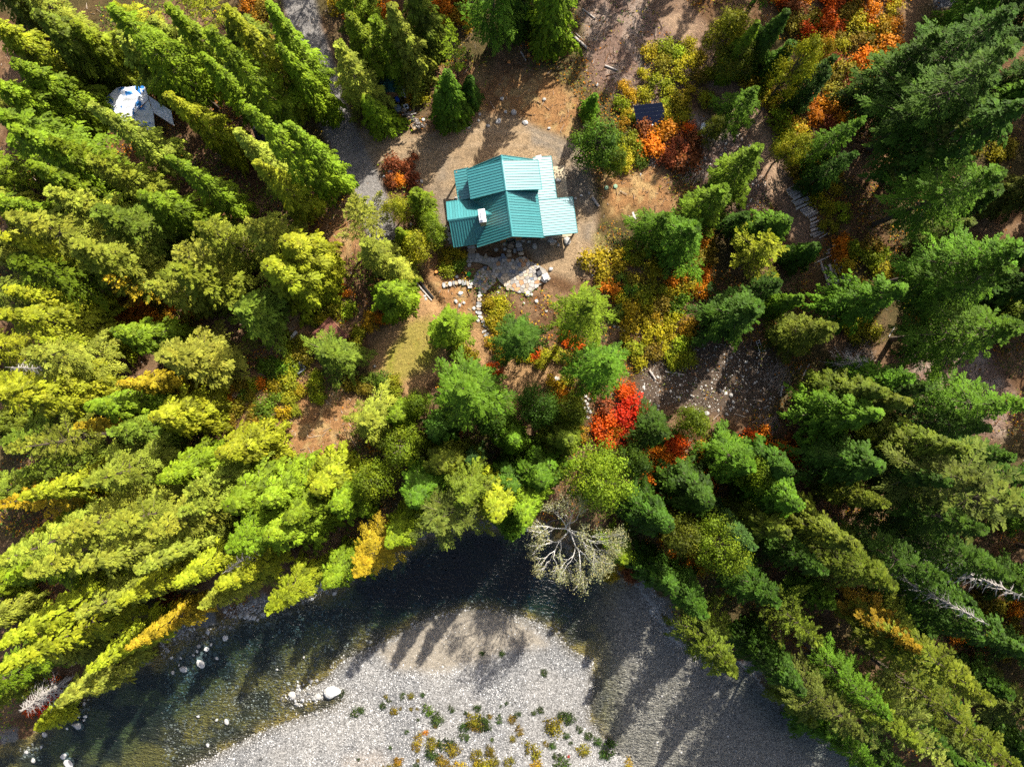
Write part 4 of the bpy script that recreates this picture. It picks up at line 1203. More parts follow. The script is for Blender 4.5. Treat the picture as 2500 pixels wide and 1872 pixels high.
def conifer(seed, H, R, cb=0.15, kind='fir', whorl=1.02, nb=5.6, gap=1.0):
    """tiers of flat, drooping fronds round a tapered trunk"""
    r = np.random.default_rng(seed)
    out, fr_t, fr_h = [], [], []
    wood = MB()
    wood.tube([(0, 0, -0.6), (0, 0, H*0.3), (r.normal(0, .08), r.normal(0, .08), H*0.7), (0, 0, H*0.985)], [0.012*H + 0.06, 0.0095*H + 0.03, 0.0055*H, 0.02], 6)
    up3 = np.array([0, 0, 1.0])
    z = cb * H
    ph = r.random() * 6.28
    lobes = r.random(10) * 0.5 + 0.75
    while z < H * 0.99:
        t = (z - cb*H) / (H * (1-cb))
        prof = min(1.0, 0.6 + 3.0*t) * (1 - t)**1.0 * 1.08 + 0.025
        n_here = max(3, int(round(nb * (1.0 if t < 0.75 else 0.8) + r.normal(0, .5))))
        tier = r.uniform(0.82, 1.12)
        for k in range(n_here):
            if r.random() > gap:
                continue
            phi = ph + k * 6.283 / n_here + r.normal(0, 0.2)
            L = max(0.22, R * prof * tier * r.uniform(0.62, 1.28) * lobes[int((phi % 6.283) / 6.284 * 10)])
            e = np.array([math.cos(phi), math.sin(phi), 0.0])
            sd = np.array([-e[1], e[0], 0.0])
            if kind == 'fir':
                a, b_ = -0.05 + 0.85*t + r.normal(0, .07), -0.22 + r.normal(0, .06)
            elif kind == 'cedar':
                a, b_ = 0.18 + 0.75*t + r.normal(0, .1), -0.62 + r.normal(0, .08)
            else:
                a, b_ = 0.2 + 0.8*t + r.normal(0, .1), 0.05 + r.normal(0, .06)
            bend = r.normal(0, .12)
            zz = z + r.normal(0, 0.10)
            if L > 0.9:
                wood.tube([tuple(e*L*s + sd*bend*L*s*s + np.array([0, 0, zz - .03 + L*(a*s + b_*s*s)])) for s in (0.02, 0.5, 0.96)], [0.02 + 0.012*L, 0.012 + .006*L, 0.006], 3, cap=False)
            sp = 0.40 + 0.05*R if kind != 'cedar' else 0.36 + 0.05*R
            m = max(4, int(L * 0.95 / sp) * 2)
            s = 0.14 + .86*(np.arange(m) + r.random(m)) / m
            side = np.where(np.arange(m) % 2 == 0, 1.0, -1.0)
            base = e * (L*s)[:, None] + sd * (bend*L*s*s)[:, None] + up3 * (zz + L*(a*s + b_*s*s))[:, None]
            tan = unit(e + sd * (2*bend*s)[:, None] + up3 * (a + 2*b_*s)[:, None])
            al = r.uniform(0.55, 1.0, m) * (1 - 0.5*s)
            dr = -0.04 if kind != 'cedar' else -0.18
            d = unit(tan*np.cos(al)[:, None] + sd*(side*np.sin(al))[:, None] + up3*r.normal(dr, 0.08, m)[:, None])
            bl = np.clip((0.52*L*(1-s)**0.8 + 0.30) * r.uniform(0.6, 1.3, m), .28, 1.9)
            bl[-1] = max(bl[-1], .35*L*.6)
            T = 9 if R > 2.5 else 7
            q = np.linspace(0.05, 0.97, T)[None, :] + r.uniform(-.04, .04, (m, T))
            sag = 0.22 if kind != 'cedar' else 0.5
            tb = base[:, None, :] + d[:, None, :] * (bl[:, None]*q)[:, :, None] - up3 * (sag*bl[:, None]*q*q)[:, :, None]
            perp = unit(np.cross(d, up3))
            sg = np.where(np.arange(T) % 2 == 0, 1.0, -1.0)[None, :, None]
            td = unit(d[:, None, :] + perp[:, None, :]*sg*r.uniform(0.35, 1.0, (m, T, 1)) + up3*(r.normal(0, 0.14, (m, T, 1)) - (2*sag*q)[:, :, None]*.7))
            ts = unit(np.cross(td, unit(up3 + r.normal(0, 0.25, (m, T, 3)))))
            if kind == 'cedar':
                tl, tw = r.uniform(0.28, 0.46, (m, T)), r.uniform(0.18, 0.28, (m, T))
            else:
                tl, tw = r.uniform(0.27, 0.48, (m, T)), r.uniform(0.12, 0.20, (m, T))
            tl = tl * np.clip(bl[:, None]/.6, .65, 1.2) * (1.15 - .45*q)
            out.append(kites(tb.reshape(-1, 3), td.reshape(-1, 3), ts.reshape(-1, 3), tl.ravel(), tw.ravel(), 0.1))
            f = np.clip(r.normal(.5, .2), 0, 1)
            fr_t.append(np.clip((f - .5)*.9 + .25 + np.repeat(r.normal(.28, .13, m), T) + r.normal(0, .10, m*T), 0, 1))
            fr_h.append(np.full(m*T, r.random())*.6 + r.random(m*T)*.4)
        ph += 0.9 + r.random()
        z += whorl * r.uniform(.75, 1.25) * (1.0 if t < 0.6 else (0.75 if t < .85 else .5))
    v = np.concatenate(out)
    n = len(v) // 4
    me = np_mesh('crown', v, quad_faces(n), {'tint': np.repeat(np.concatenate(fr_t), 4), 'hue': np.repeat(np.concatenate(fr_h)**2, 4)})
    return me, wood.mesh('trunk')

def broadleaf(seed, H, R, leaf=0.30, nclump=70, per=150, shape=0.9, stem='bark', low=0.30, twigs=False):
    r = np.random.default_rng(seed)
    wood = MB()
    top = H * 0.8
    wood.tube([(0, 0, -0.5), (r.normal(0, .1), r.normal(0, .1), H*0.35), (r.normal(0, .25), r.normal(0, .25), top)], [0.016*H + 0.05, 0.012*H + .03, 0.03], 6)
    out, hue, ct = [], [], []
    for k in range(nclump):
        u = r.random()
        phi = r.random() * 6.283
        zc = H * (low + (1 - low) * u)
        t = (zc/H - low) / (1 - low)
        rr = R * math.sqrt(max(0.02, 1 - (2*t*0.98 - 0.75)**2 / 1.6)) * shape * math.sqrt(r.uniform(0.15, 1.0)) * r.uniform(.8, 1.12)
        c = np.array([rr*math.cos(phi), rr*math.sin(phi), zc])
        z0 = zc * r.uniform(0.45, 0.75)
        mid = np.array([c[0]*0.45 + r.normal(0, .15), c[1]*0.45 + r.normal(0, .15), z0 + (zc - z0)*0.65])
        wood.tube([(0, 0, z0), tuple(mid), tuple(c)], [(0.05 + 0.004*H)*(1.5 if twigs else 1), (0.03 + .002*H)*(1.5 if twigs else 1), 0.02], 4, cap=False)
        if twigs:
            for j in range(5):
                wood.tube([tuple(mid + (c-mid)*r.uniform(.2, .9)), tuple(c + r.normal(0, 0.55, 3))], [0.028, 0.009], 3, cap=False)
        n = int(per * r.uniform(.6, 1.4))
        sig = R * 0.13 * r.uniform(.6, 1.4) + 0.10
        p = c + r.normal(0, 1, (n, 3)) * np.array([sig, sig, sig*0.6])
        d = unit(r.normal(0, 1, (n, 3)) + np.array([0, 0, -0.15]))
        up = unit((p - c)/sig*.7 + np.array([0, 0, 0.7]) + r.normal(0, 0.35, (n, 3)))
        s = unit(np.cross(d, up))
        d = unit(np.cross(up, s))
        ct.append(np.full(n, np.clip(r.normal(.5, .2), .1, .9)))
        l = leaf * r.uniform(0.6, 1.3, n)
        out.append(kites(p, d, s, l, l*r.uniform(.55, .85, n), 0.1))
        hue.append(np.full(n, r.random()) * 0.7 + r.random(n) * 0.3)
    v = np.concatenate(out)
    return leaf_mesh('crown', v, r, np.concatenate(hue)**1.6, np.concatenate(ct)), wood.mesh('trunk')

def forking(seed, H, R):
    """pale forking limbs, thin grey-green leaf"""
    r = np.random.default_rng(seed)
    wood, out, hue = MB(), [], []
    def leafs(c, n, sg):
        p = c + r.normal(0, sg, (n, 3))
        d = unit(r.normal(0, 1, (n, 3)))
        s = unit(np.cross(d, unit(np.array([0, 0, 1.0]) + r.normal(0, .5, (n, 3)))))
        l = r.uniform(.13, .30, n)
        out.append(kites(p, d, s, l, l*.6, .1))
        hue.append(np.full(n, r.random()))
    def grow(p, d, L, rad, dep):
        mid = p + d*L*.5 + r.normal(0, .07*L, 3)
        q = p + d*L + r.normal(0, .05*L, 3)
        wood.tube([tuple(p), tuple(mid), tuple(q)], [rad, rad*.85, rad*.68], 5 if rad > .08 else 3, cap=False)
        if dep >= 4:
            leafs(q, int(r.uniform(5, 15)), .30)
        if dep >= 6:
            return
        for k in range(3 if dep in (1, 2, 4) else 2):
            ax = unit(np.cross(d, r.normal(0, 1, 3)))
            an = r.uniform(.3, .75)
            nd = unit(d*math.cos(an) + ax*math.sin(an) + np.array([0, 0, .06]) + np.array([q[0], q[1], 0])*.05)
            grow(q, nd, L*r.uniform(.62, .85), rad*r.uniform(.52, .68), dep + 1)
    wood.tube([(0, 0, -.5), (.1, 0, H*.25), (0, .15, H*.42)], [.30, .24, .20], 7)
    for k in range(5):
        a = k*1.257 + r.normal(0, .25)
        grow(np.array([0, .15, H*.42]), unit(np.array([math.cos(a)*.8, math.sin(a)*.8, r.uniform(.75, 1.6)])), H*.17, .15, 1)
    v = np.concatenate(out)
    sc_ = R / np.percentile(np.hypot(v[:, 0], v[:, 1]), 97)
    v[:, :2] *= sc_
    for i, q in enumerate(wood.v):
        wood.v[i] = (q[0]*sc_, q[1]*sc_, q[2])
    return leaf_mesh('crown', v, r, np.concatenate(hue)), wood.mesh('trunk')

def snag(seed, H, R):
    r = np.random.default_rng(seed)
    w, l = MB(), MB()
    w.tube([(0, 0, -0.6), (0.05, 0, H*0.4), (0.15, 0.1, H*0.75), (0.1, 0.15, H)], [0.012*H + .05, 0.009*H, 0.005*H, 0.025], 7)
    z = H * 0.22
    while z < H * 0.97:
        t = z / H
        for k in range(r.integers(2, 5)):
            phi = r.random() * 6.283
            L = R * (1 - t)**0.6 * r.uniform(.35, 1.1) + 0.25
            e = Vector((math.cos(phi), math.sin(phi), 0))
            cv = r.normal(0, .25)
            sdv = Vector((-e.y, e.x, 0))
            pts = [Vector((0.1*t, 0.1*t, z)) + e*L*s + sdv*cv*L*s*s + Vector((0, 0, L*(-0.1*s - 0.3*s*s))) for s in (0, .35, .7, 1)]
            l.tube(pts, [0.05, 0.035, 0.022, 0.008], 3, cap=False)
            for j in range(3):
                q = pts[1 + j % 2]
                l.tube([q, q + (e*0.4 + sdv*r.choice([-1, 1])*0.6)*L*0.3 + Vector((0, 0, -.1))], [0.018, 0.006], 3, cap=False)
        z += r.uniform(0.22, 0.5)
    return l.mesh('bare_branches'), w.mesh('trunk')

PROTO = {}
def proto(key, fn):
    if key not in PROTO:
        c, t = fn()
        PROTO[key] = (c, t)
    return PROTO[key]

# H, R of each prototype
CON = [  # kind, key, H, R, args
    ('fir', 'fir_tall_a', 27, 3.4, dict(cb=.22)), ('fir', 'fir_tall_b', 27, 3.6, dict(cb=.30, gap=.85)), ('fir', 'fir_wide', 24, 4.6, dict(cb=.34, nb=7)),
    ('fir', 'fir_mid', 14, 2.9, dict(cb=.1, whorl=.6)), ('fir', 'fir_mid_b', 13, 3.2, dict(cb=.14, whorl=.6, gap=.9)), ('fir', 'fir_small', 7, 1.9, dict(cb=.05, whorl=.42)),
    ('cedar', 'cedar_tall_a', 26, 3.1, dict(cb=.15)), ('cedar', 'cedar_tall_b', 26, 3.5, dict(cb=.22, gap=.88)), ('cedar', 'cedar_mid', 14, 2.7, dict(cb=.08, whorl=.6)),
    ('cedar', 'cedar_small', 7, 2.0, dict(cb=.04, whorl=.42)),
    ('pine', 'pine_tall', 25, 3.2, dict(cb=.4, nb=5, gap=.85)), ('pine', 'pine_mid', 15, 3.4, dict(cb=.25, nb=5, gap=.85)),
]
BRD = [('leafy', 'leafy_big', 16, 4.2, dict(nclump=80, per=150, leaf=.27)), ('leafy', 'leafy_mid', 9, 2.6, dict(nclump=60, per=120, leaf=.22)),
       ('leafy', 'leafy_mid_b', 9, 2.8, dict(nclump=50, per=130, leaf=.22)), ('sparse', 'sparse_big', 17, 4.8, dict(nclump=95, per=95, leaf=.19, twigs=True))]

TINT = {'Y': (0.185, 0.22, 0.01), 'L': (0.112, 0.18, 0.008), 'G': (0.062, 0.132, 0.007), 'D': (0.036, 0.08, 0.006), 'B': (0.046, 0.098, 0.018), 'P': (0.168, 0.2, 0.032), 'T': (0.186, 0.194, 0.036), 'O': (0.29, 0.225, 0.012), 'S': (0.094, 0.12, 0.017), 'W': (0.21, 0.25, 0.125), 'R': (0.45, 0.04, 0.008), 'N': (0.42, 0.13, 0.01), 'F': (0.09, 0.122, 0.009), 'Q': (0.23, 0.165, 0.012)}
CNAME = {'Y': 'yellow-green', 'L': 'lime green', 'G': 'vivid green', 'D': 'dark green', 'B': 'blue-green', 'P': 'pale sage', 'T': 'tan-tipped sage', 'O': 'golden yellow',
         'S': 'dull olive', 'W': 'silvery', 'R': 'scarlet', 'N': 'orange', 'F': 'olive green', 'Q': 'deep gold'}

tree_recs = []       # (root, x, y, colour name, noun, size word, cat)
bases = []
def tree(x, y, h, R, kind, col, rs=None, rz=None):
    r_ = random.Random(int(x*131 + y*977 + h*7))
    if kind in ('fir', 'cedar', 'pine'):
        cand = [c for c in CON if c[0] == kind]
    else:
        cand = [c for c in BRD if c[0] == kind]
    cand = sorted(cand, key=lambda c: abs(math.log(h/c[2])) + 0.6*abs(math.log(R/c[3])) + 0.12*r_.random())
    c = cand[0]
    if kind in ('leafy', 'sparse'):
        cm, tm_ = proto(c[1], lambda: forking(8, c[2], c[3]) if kind == 'sparse' else broadleaf(sum(map(ord, c[1])), c[2], c[3], **c[4]))
        fm = M['leaves']
    else:
        cm, tm_ = proto(c[1], lambda: conifer(sum(map(ord, c[1])), c[2], c[3], kind=c[0], **c[4]))
        fm = M['needles']
    nm = {'fir': 'fir_tree', 'cedar': 'cedar_tree', 'pine': 'pine_tree', 'leafy': 'broadleaf_tree', 'sparse': 'broadleaf_tree'}[kind]
    z = float(ground(x, y))
    root = empty(nm, (x, y, z), r_.random()*6.283 if rz is None else rz)
    root.scale = (R/c[3], R/c[3], h/c[2])
    root.rotation_euler.x, root.rotation_euler.y = r_.gauss(0, .02), r_.gauss(0, .02)
    cr = link('crown', cm, fm, root)
    j = r_.uniform(0.82, 1.2)
    g = r_.uniform(0.93, 1.07)
    t = TINT[col]
    if x < -10 and col in 'PTSBGD':        # warm sunlight on the western stand, mixed into the crown colour
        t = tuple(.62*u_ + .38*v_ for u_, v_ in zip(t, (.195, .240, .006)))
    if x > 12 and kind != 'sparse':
        j *= .86  # eastern crowns darkened: their shaded side put into the colour
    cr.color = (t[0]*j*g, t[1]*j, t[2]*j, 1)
    link('trunk', tm_, M['pale_bark'] if kind == 'sparse' else M['bark'], root)
    size = 'tall' if h >= 22 else ('mid-sized' if h >= 12 else 'small')
    noun = {'fir': 'fir', 'cedar': 'cedar', 'pine': 'open conifer', 'leafy': 'leafy tree', 'sparse': 'white-branched tree'}[kind]
    tree_recs.append((root, x, y, CNAME[col], noun, size, 'tree'))
    bases.append((x, y, R, h))
    return root

# tip pixel x, y, height, crown radius, kind, colour
T_ = '''403 217 23 2.6 cedar Y;595 226 32 2.8 cedar L k;399 390 26 2.6 cedar L;544 327 28 2.7 cedar P;205 255 22 2.8 cedar P k;205 384 22 3.0 fir S;42 145 15 3.0 cedar L k;285 87 14 3.0 cedar P k
513 65 32 3.2 cedar G;-10 190 16 3.2 cedar G k;76 23 15 3.2 cedar F k;-20 270 26 4.0 cedar L;-25 45 15 3.0 cedar Y k;110 468 22 3.2 fir P;230 515 20 4.0 fir B;11 529 27 3.6 fir P
152 593 24 3.4 fir P;481 555 18 3.2 fir S;612 548 17 3.4 fir P;434 612 19 3.4 pine T;690 590 16 3.6 cedar Y;845 480 16 2.9 pine T;900 590 15 3.0 fir P;-10 575 26 3.0 cedar Y
400 5 28 3.2 cedar G;640 10 26 3.0 cedar L;170 60 12 2.8 cedar Y k;500 140 24 2.6 cedar G;690 110 22 2.4 cedar L;560 10 30 3.2 cedar Y;250 5 30 3.4 cedar G;700 300 28 2.8 cedar L
120 330 22 3.0 fir D;330 470 20 3.0 cedar L;620 400 26 2.6 cedar Y;30 330 26 3.4 cedar L;60 400 24 3.0 cedar G
259 677 14 2.4 pine O;358 700 15 2.7 fir P;422 650 20 4.2 fir S;578 752 13 3.8 fir B;650 640 17 3.8 cedar Y;23 630 24 4.6 fir D;183 622 22 3.8 fir S;0 705 24 3.0 cedar Y;-15 770 26 3.6 cedar Y
99 818 20 2.2 cedar Y;60 865 24 4.2 fir T;285 818 19 3.0 cedar L;395 868 19 4.2 fir T;285 932 20 2.0 cedar O;-25 955 28 4.0 cedar Y;205 995 23 3.3 cedar L;357 1020 20 3.2 cedar Y
12 1085 27 2.8 pine P;186 1045 22 2.0 fir O;270 1055 18 2.8 fir B;53 1152 22 2.8 fir B;190 1165 26 3.4 fir P;384 1150 19 2.8 cedar G;529 1110 16 3.2 cedar Y;476 1192 19 3.2 fir P
563 1232 20 3.8 cedar L;765 1190 13 3.4 cedar Y;50 1213 26 3.0 cedar Y;0 1232 26 2.8 fir O;-5 1364 30 3.4 fir P;76 1387 30 3.6 fir P;194 1409 30 3.6 cedar P;282 1474 27 3.0 cedar Y
312 1603 24 2.3 cedar O;217 1649 24 2.6 cedar Y;532 1432 22 3.4 cedar Y;654 1489 18 2.8 fir Y;799 1428 15 2.8 cedar L;495 1489 20 2.6 fir P;-10 1660 30 3.6 cedar Y;-10 1575 30 3.4 cedar Y
186 1516 28 2.8 cedar P;0 1430 24 4.0 cedar G;552 1337 24 3.6 fir L;660 1330 20 3.4 cedar L;95 1775 14 2.4 cedar Y;360 1300 26 3.2 fir P;250 1310 28 3.4 fir P;120 1300 28 3.2 fir P;420 1420 24 3.0 cedar Y
440 1250 22 3.0 fir P;640 1230 18 3.0 cedar L;700 1270 16 3.0 cedar L;330 1390 28 3.0 cedar P
868 1400 21 2.8 fir O;1075 1300 24 3.6 pine S;1200 1272 24 3.4 cedar Y;1534 1365 12 2.4 fir L;945 1345 21 2.8 cedar G;1000 1230 21 3.4 cedar G;1130 1235 24 3.0 cedar F;1290 1260 23 3.2 cedar L
935 700 13 3.0 cedar L;1072 785 15 2.9 fir L;1267 800 22 2.9 fir D;1448 735 25 3.8 fir L;1502 895 24 3.3 fir G;1120 975 27 4.3 fir G;1008 985 9 1.8 leafy L;1305 1000 14 2.6 leafy D
885 1030 10 3.2 fir P;975 1100 12 2.8 leafy L;1075 1145 14 3.2 cedar F;1152 1132 11 1.7 fir B;1250 1085 13 2.4 cedar G;1328 1190 18 3.4 cedar G;1480 1185 21 3.7 leafy L;900 1190 12 2.6 leafy G;1617 1057 11 2.9 fir D
785 862 11 3.3 fir B;1060 1050 12 2.4 cedar D;1200 1030 12 2.4 leafy D;1380 1090 15 2.8 cedar F;1400 1000 13 2.2 leafy F;960 1010 11 2.2 cedar D;1560 1150 12 2.2 leafy D;820 1250 14 3.0 cedar G;1240 1190 14 2.8 cedar D
960 500 7 1.9 leafy Y;1015 470 8 2.0 fir D;1050 560 6 1.7 leafy L;1010 595 7 2.2 leafy Y;950 640 12 2.2 fir P;1040 530 5 1.5 leafy L;975 560 9 1.6 cedar G
825 100 18 2.9 fir P;930 45 15 2.8 fir G;850 20 16 2.8 cedar D;960 20 18 2.8 cedar P;1186 -136 24 3.4 fir G;1362 -104 22 3.1 cedar L;1095 60 14 1.6 pine L;1090 170 13 2.3 cedar G;1075 230 9 2.2 cedar G;900 240 9 2.4 cedar G;1010 -60 20 2.8 cedar F;1140 190 8 1.8 cedar D;1265 -150 22 2.6 cedar D
1462 330 9 3.2 leafy G;1450 230 7 1.5 cedar G;1500 340 8 1.5 fir B;1510 380 6 1.5 leafy L
1843 215 11 2.4 fir G;1755 300 7 1.4 leafy F;1990 112 14 2.2 leafy Y;2025 99 9 1.5 leafy O;1805 40 10 2.6 leafy Y;1823 114 9 2.4 leafy F;1850 60 13 1.8 cedar L;1925 10 15 2.2 cedar D;2035 130 13 2.0 fir D;2030 180 10 1.4 fir B
2477 10 27 4.8 fir D;2510 110 33 4.6 fir D;2430 180 26 4.4 fir D;2300 90 18 3.8 fir D k;2515 240 30 4.4 cedar D;2109 281 16 2.2 fir G;2097 365 14 2.0 fir D;2459 405 29 4.6 fir G;2356 300 19 3.6 pine S k;2500 600 30 4.8 fir G
1964 335 10 2.0 leafy Y;1863 370 15 3.0 fir L;1770 455 14 3.0 fir L;1695 545 14 3.8 fir G;1630 520 12 2.6 fir G;1930 530 13 2.9 cedar G;1905 590 13 3.3 pine Y;1822 520 8 1.7 fir D;2000 600 9 2.2 cedar D
2215 703 24 3.4 cedar G;1850 748 15 3.9 fir D;1905 690 10 2.2 fir D;1960 728 11 2.0 cedar G;2030 798 15 3.0 fir F;2490 655 29 4.6 fir G;2505 790 28 5.0 fir G;2250 917 22 2.8 fir G;2165 950 22 3.2 cedar F;2227 989 24 3.0 cedar F;2139 1023 23 3.6 cedar G
2371 1084 26 3.2 cedar F;2421 1048 24 2.8 fir D;2166 1149 22 4.0 cedar D;2510 1250 30 5.4 pine S;2440 1200 30 4.6 fir S;1709 1042 8 2.2 leafy L;1840 1135 14 3.4 fir G;1870 1170 13 2.4 leafy L;2510 1000 28 3.6 fir G;2275 955 18 2.6 fir D;1730 1225 14 3.6 cedar D
1964 1228 18 3.4 cedar G;2174 1229 20 2.6 fir F;1797 1352 16 3.2 leafy L;1850 1332 18 2.4 fir B;1926 1314 18 2.8 cedar F;2094 1348 25 3.4 cedar F;2189 1425 26 3.4 fir F;2018 1398 22 2.8 fir D;2292 1424 28 3.0 fir D;2269 1588 24 2.7 fir Q
1793 1648 22 3.4 fir F;2021 1577 22 3.0 pine F;2090 1805 28 3.5 fir S;2174 1755 27 3.0 fir G;2352 1880 33 3.2 pine P;2490 1880 34 3.6 fir F;2284 1637 26 2.6 fir D;2420 1700 34 3.6 fir F;2510 1600 32 3.6 cedar D;2250 1850 30 3.2 fir F;2400 1300 28 3.4 fir D;2330 1180 26 3.0 cedar D;1940 1160 18 3.0 cedar D
2360 850 12 1.8 fir D;1680 1330 14 2.6 leafy F;1620 1290 16 3.2 cedar D;1640 1440 14 2.6 cedar D;1720 1500 18 3.0 fir D;1900 1480 20 3.0 fir D;1960 1690 22 2.8 cedar D;2480 1420 30 3.4 fir D'''
for row in T_.replace('\n', ';').split(';'):
    a = row.split()
    px, py, h, R = map(float, a[:4])
    if len(a) < 7 and math.hypot(px - 1250, py - 936) > 620 and h > 17:
        h = max(17, h*.84)
    R *= 0.97
    x, y = P(px, py, h)
    for _ in range(2):
        x, y = P(px, py, h + float(ground(x, y)))
    if in_river(x, y, 0.3):
        # tip hangs over the water: keep the foot on the bank
        for k in range(30):
            h -= 0.6
            x, y = P(px, py, h + float(ground(x, y)))
            dd = 1.0
            if not in_river(x, y, 0.3) or h < 6:
                break
    tree(x, y, h, R, a[4], a[5])

# the silvery tree leaning over the bend
x, y = P(1418, 1350, 19)
tree(x, y, 23, 5.2, 'sparse', 'W')

# bare dead conifers
snag_c, snag_t = snag(5, 20, 1.7)
snag2_c, snag2_t = snag(6, 20, 2.4)
for (px, py, h, R, pc, lab) in [(2421, 1527, 24, 1.0, 0, 'bare white dead conifer with curved spines, beside the golden fir'),
                                (2515, 1468, 26, 1.2, 1, 'bare grey dead conifer at the right edge of the picture'),
                                (-20, 1842, 9, 1.3, 1, 'bleached dead tree leaning out at the lower left corner by the water'),
                                (10, 900, 18, .9, 1, 'bare grey dead treetop among the firs at the left edge'),
                                (2120, 880, 9, 1.0, 1, 'low bare grey dead tree above the slash beside yellow shrub'),
                                (545, 1400, 18, 0.7, 1, 'grey dead conifer among yellow-green trees above the river bank')]:
    x, y = P(px, py, h)
    if in_river(x, y, 0.3):
        x, y = P(px + 40, py - 90, h)
    rt = empty('dead_tree', (x, y, float(ground(x, y))), random.random()*6)
    rt.scale = (R, R, h/20)
    link('bare_branches', (snag_c, snag2_c)[pc], M['dead_wood'], rt)['kind'] = 'stuff'
    link('trunk', (snag_t, snag2_t)[pc], M['dead_wood'], rt)
    tag(rt, lab, 'tree', 'bare dead trees')
    bases.append((x, y, R*1.5, h))

# trees that fill the rest of the forest
nofill = [PP(q) for q in (
    [(650, 20), (800, 20), (860, 200), (900, 270), (1060, 200), (1250, 180), (1420, -60), (1660, -160), (1740, 60), (1800, 150), (1880, 280), (1950, 420), (2050, 560), (2120, 720), (2000, 760), (1900, 600), (1850, 500),
     (1760, 640), (1650, 760), (1900, 830), (1940, 940), (1900, 1020), (1560, 1010), (1420, 1000), (1200, 980), (1080, 960), (960, 1000), (880, 1080), (800, 1160), (680, 1140), (740, 1000), (640, 930), (700, 800), (850, 760),
     (900, 700), (880, 560), (800, 640), (760, 560), (860, 480), (800, 300), (740, 150)],
    [(2230, 800), (2400, 800), (2480, 960), (2440, 1080), (2280, 1070), (2180, 900)],
    [(1880, -40), (2260, -60), (2230, 130), (2100, 260), (1960, 300), (1880, 120)],
    [(380, 470), (560, 460), (640, 560), (560, 640), (380, 650)],
    [(230, 180), (400, 180), (470, 330), (380, 380), (240, 330)], [(1840, 380), (1960, 380), (2120, 560), (2160, 760), (2020, 760), (1900, 600)], [(700, 640), (860, 600), (880, 800), (700, 820), (640, 740)],
    [(250, 740), (540, 730), (580, 830), (300, 830)], [(560, 880), (760, 860), (760, 1040), (640, 1060), (540, 1000)],
    [(1400, 620), (1660, 560), (1700, 700), (1700, 860), (1420, 860)])]
left_pal = ['Y', 'Y', 'L', 'L', 'G', 'P', 'P', 'F', 'T', 'B']
right_pal = ['D', 'D', 'G', 'G', 'F', 'S', 'D']
rr = random.Random(11)
nf = 0
for k in range(9000):
    if nf >= 165:
        break
    x, y = rr.uniform(-72, 84), rr.uniform(-54, 72)
    inframe = abs(x) < 62 and abs(y) < 46
    if not inframe and not (y > 40 and x > -30 or x > 55):
        continue
    if not inframe and rr.random() < 0.55:
        continue
    if in_river(x, y, 1.5) or y < -48:
        continue
    A, B_ = np.array([x]), np.array([y])
    if float(pdist(A, B_, trail_w)[0]) < 4.2 or float(pdist(A, B_, road_w)[0]) < 4.5:
        continue
    if any(float(sdist(A, B_, q)[0]) > -1.0 for q in nofill):
        continue
    left = x < -2
    h = rr.uniform(8, 17) if inframe else rr.uniform(18, 26)
    if x > 8 and y > 16 and x < 45 and inframe:
        h = rr.uniform(5, 11)
    R = rr.uniform(1.8, 2.6) + h*0.03
    if any((x-bx)**2 + (y-by)**2 < (0.72*(R + bR))**2 for bx, by, bR, bh in bases):
        continue
    tree(x, y, h, R, rr.choice(['fir', 'cedar', 'cedar', 'fir', 'pine'] if left else ['fir', 'fir', 'cedar']), rr.choice(left_pal if left else right_pal))
    nf += 1
print('TREES', len(tree_recs), 'fill', nf)
# ------------------------------------------------------------------ shrubs
def shrub_mesh(seed, n_st=14, per=75, leaf=.20, H=1.3, R=1.1):
    r = np.random.default_rng(seed)
    out, hue, ct = [], [], []
    st = MB()
    for k in range(n_st):
        phi, q = r.random()*6.283, math.sqrt(r.random())
        c = np.array([R*q*math.cos(phi), R*q*math.sin(phi), H*(0.95 - 0.55*q*q)*r.uniform(.6, 1.1)])
        st.tube([(c[0]*.15, c[1]*.15, -.1), tuple(c*np.array([.7, .7, .75])), tuple(c)], [.025, .018, .008], 3, cap=False)
        n = int(per*r.uniform(.5, 1.4))
        p = c + r.normal(0, 1, (n, 3))*np.array([.26, .26, .14])*R
        p[:, 2] = np.maximum(p[:, 2], 0.08)
        d = unit(r.normal(0, 1, (n, 3))*np.array([1, 1, .4]))
        up = unit((p - c)*2.2 + np.array([0, 0, .8]) + r.normal(0, .4, (n, 3)))
        ct.append(np.full(n, np.clip(r.normal(.5, .22), .05, .95)))
        l = leaf*r.uniform(.6, 1.4, n)
        out.append(kites(p, d, unit(np.cross(d, up)), l, l*r.uniform(.6, .95, n), .1))
        hue.append(np.full(n, r.random())*.75 + r.random(n)*.25)
    return leaf_mesh('foliage', np.concatenate(out), r, np.concatenate(hue)**1.3, np.concatenate(ct)), st.mesh('stems')
SHR = [shrub_mesh(100 + k, n_st=10 + 2*k, per=80 - 4*k) for k in range(5)]
TUF = [shrub_mesh(200 + k, n_st=9, per=40, leaf=.16, H=.6, R=.8) for k in range(3)]
STINT = {'y': (0.25, 0.245, 0.009), 'g': (0.29, 0.205, 0.009), 'o': (0.42, 0.16, 0.007), 'n': (0.46, 0.085, 0.006), 'r': (0.40, 0.030, 0.008), 'u': (0.17, 0.055, 0.018), 'e': (0.08, 0.15, 0.01), 'l': (0.18, 0.23, 0.01), 'k': (0.15, 0.13, 0.01), 'd': (0.032, 0.065, 0.01)}
SNAME = {'y': 'yellow', 'g': 'gold', 'o': 'orange', 'n': 'red-orange', 'r': 'scarlet', 'u': 'rust-brown', 'e': 'green', 'l': 'yellow-green', 'k': 'olive-gold', 'd': 'dark green'}
shrub_recs = []
